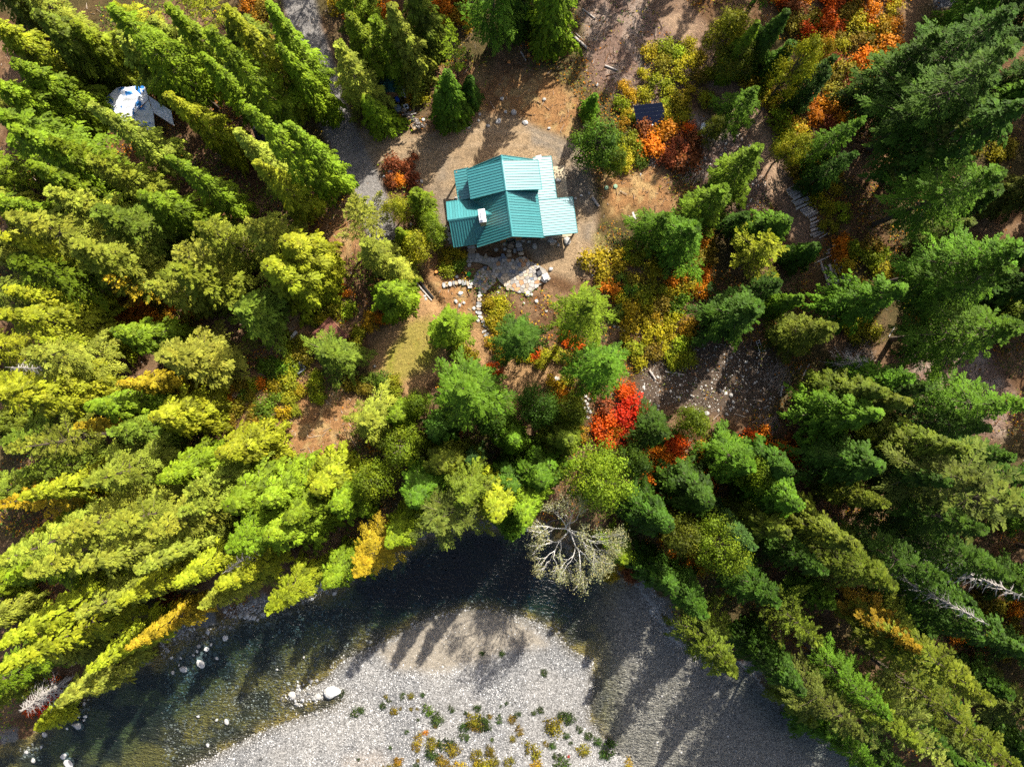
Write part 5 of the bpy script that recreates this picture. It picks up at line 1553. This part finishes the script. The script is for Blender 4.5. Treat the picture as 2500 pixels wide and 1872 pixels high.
def shrub(x, y, s, col, hz=1.0, tuft=False):
    rd = random.Random(int(x*517 + y*331))
    t = empty('gravel_tuft' if tuft else ('maple_shrub' if col in 'nro' else 'shrub'), (x, y, float(ground(x, y))), rd.random()*6.28)
    t.scale = (s, s*rd.uniform(.8, 1.15), s*hz)
    fm, sm_ = rd.choice(TUF if tuft else SHR)
    f = link('foliage', fm, M['leaves'], t)
    c, j = STINT[col], rd.uniform(.75, 1.2)
    f.color = (c[0]*j, c[1]*j*rd.uniform(.85, 1.15), c[2]*j, 1)
    link('stems', sm_, M['stick'], t)
    shrub_recs.append((t, x, y, SNAME[col], 'tuft' if tuft else 'shrub', 'large' if s > 1.35 else ('small' if s < .8 else 'mid-sized'), 'plant' if tuft else 'shrub'))
def rect(x0, y0, x1, y1):
    return [(x0, y0), (x1, y0), (x1, y1), (x0, y1)]
PATCH = [  # polygon px, count, palette, size range
    ([(1880, -20), (2200, -20), (2190, 60), (2060, 120), (1960, 90), (1900, 40)], 34, 'nonogkyu', (.9, 1.4)), ([(2000, 100), (2200, 70), (2180, 160), (2080, 260), (2010, 270), (2000, 170)], 26, 'ykkyuklo', (.9, 1.5)),
    ([(1960, 250), (2070, 230), (2060, 320), (1960, 320)], 9, 'ouo', (.9, 1.3)),
    ([(1575, 125), (1680, 115), (1745, 190), (1730, 240), (1640, 245), (1560, 230)], 24, 'yyylyk', (.8, 1.4)), (rect(1620, 250, 1690, 300), 5, 'yyl', (.7, 1.1)), (rect(1510, 220, 1545, 310), 7, 'ylg', (.7, 1.1)),
    ([(1550, 305), (1690, 300), (1720, 350), (1680, 400), (1590, 380)], 18, 'uunoukg', (.9, 1.6)), ([(1500, 340), (1560, 320), (1570, 400), (1500, 400)], 7, 'lye', (.7, 1.1)),
    ([(1440, 620), (1560, 600), (1680, 700), (1680, 880), (1560, 890), (1500, 760)], 50, 'gyyykllkeyo', (.8, 1.5)), ([(1650, 560), (1740, 540), (1720, 700), (1660, 740)], 16, 'nokok', (.8, 1.3)), (rect(1610, 850, 1640, 880), 2, 'n', (.9, 1.2)),
    ([(1770, 90), (1800, 160), (1850, 250), (1905, 360), (1945, 440), (1985, 430), (1930, 300), (1870, 180), (1830, 90)], 24, 'lyylkg', (.9, 1.5)), (rect(1960, 425, 2030, 480), 4, 'ygy', (.9, 1.2)), (rect(2010, 500, 2050, 560), 4, 'ylk', (.8, 1.2)),
    (rect(1470, 985, 1555, 1080), 11, 'rnrnuo', (1.0, 1.6)), (rect(1520, 950, 1555, 985), 3, 'rn', (1.0, 1.3)), (rect(1585, 1085, 1665, 1165), 11, 'oonn', (1.1, 1.7)), (rect(1555, 1180, 1650, 1250), 10, 'ooog', (1.0, 1.6)),
    (rect(1810, 1060, 1930, 1120), 10, 'nonou', (.9, 1.3)), (rect(1690, 1090, 1740, 1180), 6, 'kgo', (.9, 1.3)), (rect(1630, 1290, 1730, 1390), 12, 'googk', (.9, 1.4)), (rect(1500, 1390, 1560, 1420), 4, 'nug', (.7, 1.0)),
    ([(270, 740), (470, 735), (500, 820), (300, 810)], 18, 'ooggk', (.8, 1.3)), ([(590, 900), (740, 880), (800, 940), (760, 1010), (640, 1010), (580, 960)], 20, 'lleylge', (.7, 1.2)), (rect(560, 930, 640, 1050), 12, 'gokok', (.7, 1.2)),
    (rect(940, 395, 1010, 450), 10, 'uuuuo', (.7, 1.1)), ([(1190, 735), (1225, 725), (1240, 860), (1215, 870), (1195, 800)], 12, 'yyg', (.7, 1.1)), (rect(1280, 865, 1385, 885), 7, 'lyk', (.7, 1.0)), (rect(1280, 860, 1310, 880), 2, 'n', (.7, .9)), (rect(1375, 820, 1400, 850), 2, 'n', (.8, 1.0)), (rect(1190, 900, 1220, 915), 2, 'n', (.7, .9)),
    (rect(1350, 930, 1400, 980), 6, 'ogl', (.8, 1.1)), (rect(1360, 980, 1420, 1060), 6, 'lkg', (.8, 1.3)), (rect(1120, 845, 1165, 870), 4, 'yl', (.7, 1.0)),
    (rect(820, -10, 940, 40), 9, 'oog', (1.0, 1.5)), (rect(1060, -10, 1130, 70), 7, 'oog', (1.0, 1.5)), ([(985, 150), (1045, 150), (1035, 270), (995, 250)], 11, 'ggky', (.8, 1.1)), ([(1080, 600), (1125, 620), (1130, 670), (1095, 665)], 7, 'lely', (.7, 1.0)), (rect(900, 765, 935, 790), 3, 'goo', (.8, 1.1)),
    (rect(860, 790, 890, 840), 5, 'ell', (.8, 1.2)), (rect(920, 920, 970, 960), 6, 'yleg', (.6, 1.0)), (rect(850, 920, 900, 960), 4, 'ek', (.7, 1.0)), ([(2290, 1450), (2480, 1480), (2490, 1600), (2340, 1560)], 20, 'kgokk', (1.0, 1.6)), (rect(2060, 630, 2250, 700), 10, 'klyk', (.8, 1.3)),
    (rect(2210, 680, 2330, 800), 12, 'gyg', (1.1, 1.6)), (rect(2060, 770, 2120, 830), 5, 'yyl', (1.0, 1.3)), (rect(2040, 590, 2160, 640), 8, 'klo', (.8, 1.2)), (rect(2400, 700, 2500, 760), 6, 'ok', (.8, 1.2)), (rect(2310, 360, 2480, 380), 5, 'yk', (.9, 1.3)),
    (rect(60, 1680, 130, 1760), 7, 'nrn', (.9, 1.3)), (rect(160, 420, 240, 490), 6, 'oo', (.9, 1.3)), (rect(310, 150, 370, 190), 4, 'og', (.9, 1.2)), (rect(400, 1470, 470, 1500), 5, 'u', (1.0, 1.4)), (rect(460, 1210, 560, 1260), 6, 'onk', (.9, 1.2)), (rect(760, 690, 820, 780), 8, 'ogly', (.8, 1.2)),
    (rect(780, 700, 850, 760), 5, 'ole', (.8, 1.2)), (rect(700, 830, 760, 900), 6, 'lke', (.8, 1.2)), (rect(700, 1120, 800, 1180), 6, 'uok', (.8, 1.2)), (rect(960, 600, 1000, 680), 5, 'elg', (.7, 1.1)), (rect(2190, 1220, 2290, 1290), 6, 'gk', (.9, 1.3)), (rect(600, 0, 650, 110), 6, 'gok', (.9, 1.3)),
]
rp = random.Random(21)
placed = []
for poly, cnt, pal, (s0, s1) in PATCH:
    W = PP(poly)
    lo, hi = W.min(0), W.max(0)
    cnt = max(1, int(round(cnt*.8)))
    got = tries = 0
    while got < cnt and tries < cnt*30:
        tries += 1
        x, y = rp.uniform(lo[0], hi[0]), rp.uniform(lo[1], hi[1])
        if float(sdist(np.array([x]), np.array([y]), W)[0]) < 0: continue
        s = rp.uniform(s0, s1)
        if any((x-a)**2 + (y-b)**2 < (.72*(s+c))**2 for a, b, c in placed): continue
        placed.append((x, y, s))
        shrub(x, y, s, rp.choice(pal))
        got += 1
# tufts on the gravel bar
for x, y, s, c in [(105, 1305, 38, 'd'), (295, 1200, 16, 'k'), (400, 1195, 20, 'd'), (452, 1195, 22, 'k'), (535, 1187, 16, 'd'), (315, 1230, 14, 'd'), (275, 1265, 24, 'd'), (345, 1290, 28, 'k'), (392, 1275, 12, 'k'), (460, 1278, 12, 'k'), (498, 1278, 10, 'k'), (570, 1275, 40, 'e'), (632, 1335, 40, 'd'), (615, 1385, 14, 'k'),
                   (718, 1272, 22, 'd'), (500, 1345, 12, 'd'), (428, 1422, 16, 'd'), (805, 1298, 14, 'd'), (880, 1270, 24, 'd'), (850, 1340, 48, 'k'), (920, 1360, 46, 'd'), (880, 1390, 36, 'k'), (800, 1445, 34, 'd'), (800, 1390, 34, 'd'), (965, 1320, 18, 'k'), (1025, 1340, 24, 'd'), (1105, 1345, 28, 'k'), (1135, 1310, 24, 'd'), (1070, 1243, 12, 'd'), (1030, 1260, 10, 'd'),
                   (1155, 1410, 30, 'k'), (1108, 1470, 20, 'k'), (978, 1472, 12, 'e'), (1240, 1302, 16, 'd'), (1290, 1285, 24, 'd'), (1375, 1380, 55, 'k'), (1470, 1352, 40, 'd'), (1420, 1330, 26, 'd'), (1540, 1420, 26, 'd'), (1600, 1470, 30, 'd'), (1650, 1500, 30, 'd'), (1720, 1550, 55, 'd'), (1690, 1590, 30, 'd'), (1555, 1555, 44, 'k'), (1450, 1455, 22, 'd'), (1480, 1505, 16, 'd'),
                   (1240, 1530, 50, 'k'), (1320, 1505, 20, 'k'), (1368, 1515, 24, 'd'), (1255, 1630, 36, 'g'), (1400, 1590, 30, 'd'), (1420, 1640, 50, 'd'), (1470, 1590, 10, 'r'), (1080, 1610, 40, 'k'), (960, 1540, 34, 'k'), (870, 1560, 40, 'k'), (930, 1620, 50, 'k'), (990, 1620, 34, 'k'), (900, 1640, 36, 'g'), (550, 1430, 18, 'o'), (510, 1470, 34, 'g'), (490, 1520, 30, 'k'), (600, 1490, 44, 'k'),
                   (600, 1560, 44, 'd'), (660, 1600, 40, 'k'), (680, 1500, 44, 'd'), (730, 1540, 44, 'k'), (760, 1640, 38, 'g'), (700, 1640, 34, 'k'), (380, 1600, 30, 'g'), (360, 1640, 34, 'k'), (325, 1525, 12, 'd'), (320, 1650, 20, 'k'), (495, 1640, 22, 'd'), (505, 1605, 12, 'k'), (120, 1600, 12, 'd'), (1860, 1640, 30, 'g'), (280, 1655, 16, 'k'), (5, 1195, 22, 'd'), (910, 925, 16, 'd'), (1043, 925, 18, 'd'), (1312, 1055, 24, 'd')]:
    wx, wy = P(*r8(x, y), WZ + .6)
    shrub(wx, wy, s*K2*1.25, c, 1.0, True)
print('SHRUBS', len(shrub_recs), 'rocks', len(rock_recs))

# ------------------------------------------------------------------ brush piles
def brush(px, py, rad, n, lab, seed):
    r = random.Random(seed)
    p = gpt(px, py)
    t = empty('brush_pile', p)
    b, c = MB(), MB()
    for k in range(n):
        a_, q = r.random()*6.28, rad*math.sqrt(r.random())
        x, y = q*math.cos(a_), q*math.sin(a_)
        dirn = r.gauss(.9, .5)
        L = r.uniform(.5, 1.5)*rad*.6
        z = .1 + .55*(1 - q/rad) * r.random()
        cv = r.gauss(0, .2)
        pts = [(x + L*s*math.cos(dirn + cv*s), y + L*s*math.sin(dirn + cv*s), z + .1*math.sin(s*3)) for s in (-.5, 0, .5)]
        (b if k % 3 else c).tube(pts, [.03, .022, .01], 3, cap=False)
    b.build('branches', M['stick'], t)['kind'] = 'stuff'
    c.build('bleached_branches', M['dead_wood'], t)['kind'] = 'stuff'
    tag(t, lab, 'brush pile')
brush(*z6(1720, 1280), 1.9, 170, 'heap of brown cut branches above the scarlet shrubs', 1)
brush(*r6(1150, 630), 1.9, 150, 'tangled heap of grey branches below the yellow shrub at right', 2)
brush(*r6(640, 780), 1.8, 150, 'heap of rust-brown sticks at the right end of the stony clearing', 3)
brush(*z6(1180, 1170), .8, 60, 'small heap of grey twigs below the rust shrubs', 4)
brush(*r2(1960, 390), 1.2, 90, 'heap of pale twigs at the upper edge of the yellow shrubs', 5)
brush(*r6(560, 1090), 1.5, 90, 'scattered heap of twigs above the orange shrubs', 6)

# ------------------------------------------------------------------ uncountable stuff
def scatter_kites(name, pts, cols, l, w, mat, lift, seed):
    r = np.random.default_rng(seed)
    n = len(pts)
    z = ground(pts[:, 0], pts[:, 1]) + lift
    B = np.stack([pts[:, 0], pts[:, 1], z], 1)
    d = unit(r.normal(0, 1, (n, 3))*np.array([1, 1, .35]))
    up = unit(np.array([0, 0, 1.0]) + r.normal(0, .45, (n, 3)))
    v = kites(B, d, unit(np.cross(d, up)), l, w, .1)
    o = link(name, np_mesh(name, v, quad_faces(n), {'leafcol': np.repeat(cols, 4, 0)}), mat)
    tag(o, kind='stuff')
    return o
def vcol_mat(name, rough=.8):
    m, nt, b = mat_new(name)
    at = nt.nodes.new('ShaderNodeAttribute'); at.attribute_name = 'leafcol'
    nt.links.new(at.outputs['Color'], b.inputs['Base Color'])
    b.inputs['Roughness'].default_value = rough
    b.inputs['Specular IOR Level'].default_value = .15
    return m
VC = vcol_mat('litter_leaves')
rg = np.random.default_rng(77)
n = 420000
pts = np.stack([rg.uniform(-70, 70, n), rg.uniform(-52, 52, n)], 1)
px_, py_ = pts[:, 0], pts[:, 1]
bare = np.maximum.reduce([sstep(-1.5, .3, sdist(px_, py_, drive_w)), sstep(3.0, 1.8, pdist(px_, py_, road_w)), sstep(-1, .2, sdist(px_, py_, path_w)), sstep(2.8, 1.6, pdist(px_, py_, trail_w)), sstep(-2.5, -.5, sdist(px_, py_, river_w))]
                         + [.85*sstep(-1.5, .5, sdist(px_, py_, q)) for q in slash_w + dark_w + orange_w] + [sstep(-.2, .1, sdist(px_, py_, outline))])
hx, hy = (px_ - HO[0])*math.cos(HA) + (py_ - HO[1])*math.sin(HA), -(px_ - HO[0])*math.sin(HA) + (py_ - HO[1])*math.cos(HA)
bare = np.maximum(bare, ((hx > -7.5) & (hx < 8.2) & (hy > -2) & (hy < 10)).astype(float))
dens = sstep(.40, .62, fbm(px_, py_, 4.5, 61)) * (1 - bare)
keep = rg.random(n) < dens * .55
pts = pts[keep]
n = len(pts)
cl = fbm(pts[:, 0], pts[:, 1], 3.5, 62)
lf = pts[:, 0] < 5
pal_l = np.array([(.16, .19, .012), (.09, .15, .012), (.05, .10, .012), (.30, .20, .012), (.36, .12, .008), (.12, .13, .02)])
pal_r = np.array([(.06, .09, .012), (.03, .06, .01), (.20, .15, .012), (.26, .10, .008), (.09, .10, .015), (.12, .06, .02)])
k = np.clip(((cl - .25)/.5*6 + rg.normal(0, .8, n)).astype(int), 0, 5)
cols = np.where(lf[:, None], pal_l[k], pal_r[k]) * rg.uniform(.6, 1.4, (n, 1))
scatter_kites('ground_cover', pts, cols, rg.uniform(.14, .36, n), rg.uniform(.10, .24, n), VC, rg.random(n)**1.5*.7, 5)
print('COVER', n)
n = 60000
pts = np.stack([rg.uniform(-62, 62, n), rg.uniform(-30, 48, n)], 1)
lit = .35 + .65*sstep(.4, .6, fbm(pts[:, 0], pts[:, 1], 3, 65))
lit *= 1 - .75*np.maximum(sstep(-1, .5, sdist(pts[:, 0], pts[:, 1], drive_w)), sstep(2.6, 1.6, pdist(pts[:, 0], pts[:, 1], road_w)))
lit *= 1 - sstep(-1.0, .2, sdist(pts[:, 0], pts[:, 1], river_w))
keep = rg.random(n) < lit
pts = pts[keep]
n = len(pts)
pal = np.array([(.30, .17, .07), (.16, .085, .04), (.38, .25, .12), (.42, .20, .04), (.24, .22, .05), (.09, .055, .03)])
scatter_kites('leaf_litter', pts, pal[rg.choice(6, n, p=[.28, .24, .18, .08, .08, .14])]*rg.uniform(.6, 1.2, (n, 1)), rg.uniform(.07, .22, n), rg.uniform(.03, .10, n), VC, rg.uniform(.01, .05, n), 6)
# dry sticks and bark on the forest floor, thick in the slash clearings
n = 60000
pts = np.stack([rg.uniform(-68, 68, n), rg.uniform(-48, 50, n)], 1)
sl = np.maximum.reduce([sstep(-1.5, .8, sdist(pts[:, 0], pts[:, 1], q)) for q in slash_w] + [.4*sstep(-1.5, .8, sdist(pts[:, 0], pts[:, 1], q)) for q in dark_w + orange_w])
no = np.maximum.reduce([sstep(-1.2, 0, sdist(pts[:, 0], pts[:, 1], drive_w)), sstep(3.0, 2.0, pdist(pts[:, 0], pts[:, 1], road_w)), sstep(-1, 0, sdist(pts[:, 0], pts[:, 1], path_w)), sstep(2.4, 1.4, pdist(pts[:, 0], pts[:, 1], trail_w)), sstep(-1.5, 0, sdist(pts[:, 0], pts[:, 1], river_w)), sstep(-.2, .1, sdist(pts[:, 0], pts[:, 1], outline))])
keep = rg.random(n) < (.14 + .86*sl)*(1 - no)
pts = pts[keep]
n = len(pts)
a_ = rg.random(n)*3.14
L = rg.uniform(.15, .55, n)*np.where(rg.random(n) < .12, 2.6, 1.0)
wd = rg.uniform(.018, .045, n)*np.where(L > .8, 1.5, 1)
dx, dy = np.cos(a_)*L, np.sin(a_)*L
sx, sy = -np.sin(a_)*wd, np.cos(a_)*wd
z0 = ground(pts[:, 0], pts[:, 1]) + rg.uniform(.01, .14, n)
z1 = ground(pts[:, 0] + dx, pts[:, 1] + dy) + rg.uniform(.01, .14, n)
V = np.stack([np.stack([pts[:, 0] + sx, pts[:, 1] + sy, z0], 1), np.stack([pts[:, 0] - sx, pts[:, 1] - sy, z0], 1), np.stack([pts[:, 0], pts[:, 1], z0 + wd*1.6], 1),
              np.stack([pts[:, 0] + dx + sx*.6, pts[:, 1] + dy + sy*.6, z1], 1), np.stack([pts[:, 0] + dx - sx*.6, pts[:, 1] + dy - sy*.6, z1], 1), np.stack([pts[:, 0] + dx, pts[:, 1] + dy, z1 + wd], 1)], 1).reshape(-1, 3)
o6 = (np.arange(n)*6)[:, None]
F = np.concatenate([o6 + np.array([0, 3, 5, 2]), o6 + np.array([2, 5, 4, 1])])
pal = np.array([(.26, .18, .12), (.40, .32, .25), (.15, .09, .055), (.50, .43, .36), (.22, .11, .05)])
cols = pal[rg.choice(5, n, p=[.3, .22, .25, .08, .15])]*rg.uniform(.7, 1.2, (n, 1))
o = link('fallen_sticks', np_mesh('fallen_sticks', V, F, {'leafcol': np.repeat(cols, 6, 0)}), VC)
tag(o, kind='stuff')
print('STICKS', n)
# river gravel: small stones on the bar, in the riffle and along the bank
oct_v = np.array([(1, 0, 0), (0, 1, 0), (-1, 0, 0), (0, -1, 0), (.1, .1, 1), (0, 0, -.6)], float)
oct_f = np.array([(0, 1, 4), (1, 2, 4), (2, 3, 4), (3, 0, 4)])
def pebbles(name, pts, rad, cols, seed, sink=.15):
    r = np.random.default_rng(seed)
    n = len(pts)
    a_ = r.random(n)*6.28
    base = oct_v[None]*np.stack([rad, rad*r.uniform(.55, 1, n), rad*r.uniform(.35, .7, n)], 1)[:, None, :]*(1 + r.normal(0, .14, (n, 6, 1)))
    ca, sa = np.cos(a_)[:, None], np.sin(a_)[:, None]
    x = base[..., 0]*ca - base[..., 1]*sa + pts[:, :1]
    y = base[..., 0]*sa + base[..., 1]*ca + pts[:, 1:2]
    z = base[..., 2] + (ground(pts[:, 0], pts[:, 1]) + rad*sink)[:, None]
    V = np.stack([x, y, z], -1).reshape(-1, 3)
    F = ((np.arange(n)*6)[:, None, None] + oct_f[None]).reshape(-1, 3)
    o = link(name, np_mesh(name, V, F, {'leafcol': np.repeat(cols, 6, 0)}), VC)
    tag(o, kind='stuff')
n = 200000
pts = np.stack([rg.uniform(-46, 46, n), rg.uniform(-51, -22, n)], 1)
dr, db = sdist(pts[:, 0], pts[:, 1], river_w), sdist(pts[:, 0], pts[:, 1], bar_w)
sd = sstep(-1, .5, sdist(pts[:, 0], pts[:, 1], sand_w))
rf = sstep(9, 16, pts[:, 0])*sstep(-24, -29, pts[:, 1])
pr = np.where(db > -.3, .75*(1 - .93*sd), np.where(dr > 0, .16 + .40*rf, 0)) + .5*((dr > -1.4) & (dr < .8)*(fbm(pts[:, 0], pts[:, 1], 5, 71) > .5))
keep = rg.random(n) < pr
pts, db = pts[keep], db[keep]
n = len(pts)
rad = np.clip(rg.lognormal(-3.05, .42, n), .03, .30)
rad = np.where((db < -.3) & (pts[:, 0] < 8), rad*rg.uniform(1.2, 2.6, n), rad)
g = (rg.normal(.35, .13, n) + .34*(fbm(pts[:, 0] + pts[:, 1]*.5, pts[:, 1]*1.4 - pts[:, 0]*.3, 7, 83) - .5)).clip(.06, .70)
cols = np.stack([g*1.02, g, g*.97], 1)
cols = np.where((db < -.3)[:, None] & (rg.random(n) < .7)[:, None], cols*np.array([.8, .78, .73]), cols)
pebbles('river_gravel', pts, rad, cols, 3)
print('GRAVEL', n)
ps = []
for bx, by, br, bn in [(1290, 930, 150, 170), (1180, 990, 110, 90), (500, 1300, 80, 70), (1620, 690, 90, 60), (200, 1580, 90, 40), (1400, 820, 90, 60), (1950, 1190, 130, 90)]:
    q = np.stack([rg.normal(bx, br*.5, bn), rg.normal(by, br*.42, bn)], 1)
    ps += [P(*r7(a_, b_), WZ) for a_, b_ in q]
pts = np.array(ps)
n = len(pts)
g = rg.normal(.30, .10, n).clip(.08, .55)
pebbles('bank_stones', pts, np.clip(rg.lognormal(-1.75, .4, n), .08, .42), np.stack([g*1.02, g, g*.95], 1), 9, sink=.5)
# rubble in the dark clearing, along the steps and the road
n = 3000
q = [(dark_w[0], 900), (slash_w[1], 250), (trail_w, 0)]
ps = []
for W, c in q[:2]:
    lo, hi = W.min(0), W.max(0)
    c0 = rg.uniform(lo, hi, (c*3, 2))
    c0 = c0[sdist(c0[:, 0], c0[:, 1], W) > 0][:c]
    ps.append(c0)
pts = np.concatenate(ps)
n = len(pts)
rad = np.clip(rg.lognormal(-2.75, .55, n), .035, .25)
g = rg.normal(.42, .12, n).clip(.15, .7)
pebbles('rubble', pts, rad, np.stack([g*1.05, g, g*.9], 1), 4)

# ------------------------------------------------------------------ labels: what sets each tree, shrub and stone apart
LM = [(n_, *P(*q)) for n_, q in [('the tarp shelter', (320, 265)), ('the white utility box', (763, 243)), ('the green-roofed shed', (958, 215)), ('the cabin chimney', (1185, 540)), ('the solar panels', (1590, 280)), ('the upper end of the dirt trail', (1640, 20)),
      ('the log pile', (1960, 500)), ('the lower log deck', (2040, 680)), ('the stony dark clearing', (1730, 930)), ('the rust-brown shed', (815, 820)), ('the plank bench', (706, 832)), ('the square dark table', (735, 897)), ('the oval patio', (1180, 682)),
      ('the grassy lawn', (1010, 850)), ('the pool of the river bend', (1200, 1390)), ('the big river boulder at lower left', (489, 1617)), ('the bank stones at lower left', (190, 1770)), ('the boulder on the gravel bar', (814, 1687)), ('the dish on the cabin roof', (1305, 385)),
      ('the upper left corner', (250, 200)), ('the upper right corner', (2150, 200)), ('the lower right corner', (2100, 1600)), ('the middle of the left edge', (300, 936)), ('the middle of the right edge', (2200, 960)), ('the lower left corner', (300, 1500)),
      ('the stack of round stones', (1425, 995)), ('the driveway boulders', (1225, 300)), ('the scarlet maples', (1507, 1031)), ('the white ladder', (1853, 844)), ('the grey dead snag', (2260, 1400)), ('the asphalt at the top edge', (2300, 10)), ('the drain trench', (1035, 700)),
      ('the middle of the gravel bar', (1200, 1720)), ('the right-hand riffle', (1650, 1750)), ('the smooth sand on the bar', (1130, 1540)), ('the top edge at its middle', (1190, 100)), ('the brush pile above the scarlet shrubs', (1690, 410)), ('the sawhorse', (1545, 530)), ('the left gravel edge', (980, 1840))]]
def label_all(recs, group_fmt):
    cells = {}
    for rec in recs:
        o, x, y, cn, noun, size, cat = rec
        j = min(range(len(LM)), key=lambda i: (LM[i][1]-x)**2 + (LM[i][2]-y)**2)
        cells.setdefault((j, cn, noun, size), []).append(rec)
    for (j, cn, noun, size), rs in cells.items():
        nm, lx, ly = LM[j]
        rs.sort(key=lambda r_: (r_[1]-lx)**2 + (r_[2]-ly)**2)
        for i, (o, x, y, *_rest) in enumerate(rs):
            dx, dy = x - lx, y - ly
            side = ('right of' if dx > 0 else 'left of') if abs(dx) > abs(dy) else ('above' if dy > 0 else 'below')
            if len(rs) == 1:
                lab = f'{size} {cn} {noun} nearest to {nm}' if ('corner' in nm or 'edge' in nm) else f'{size} {cn} {noun} {side} {nm}'
            else:
                lab = f'{size} {cn} {noun}, {ordn[i]} nearest such to {nm}'
            tag(o, lab, _rest[-1], group_fmt(noun))
label_all(tree_recs, lambda n_: {'fir': 'firs of the forest', 'cedar': 'cedars of the forest'}.get(n_, n_ + 's'))
label_all(shrub_recs, lambda n_: 'autumn shrubs' if n_ == 'shrub' else 'tufts on the gravel bar')
label_all(rock_recs, lambda n_: 'loose ' + n_ + 's')
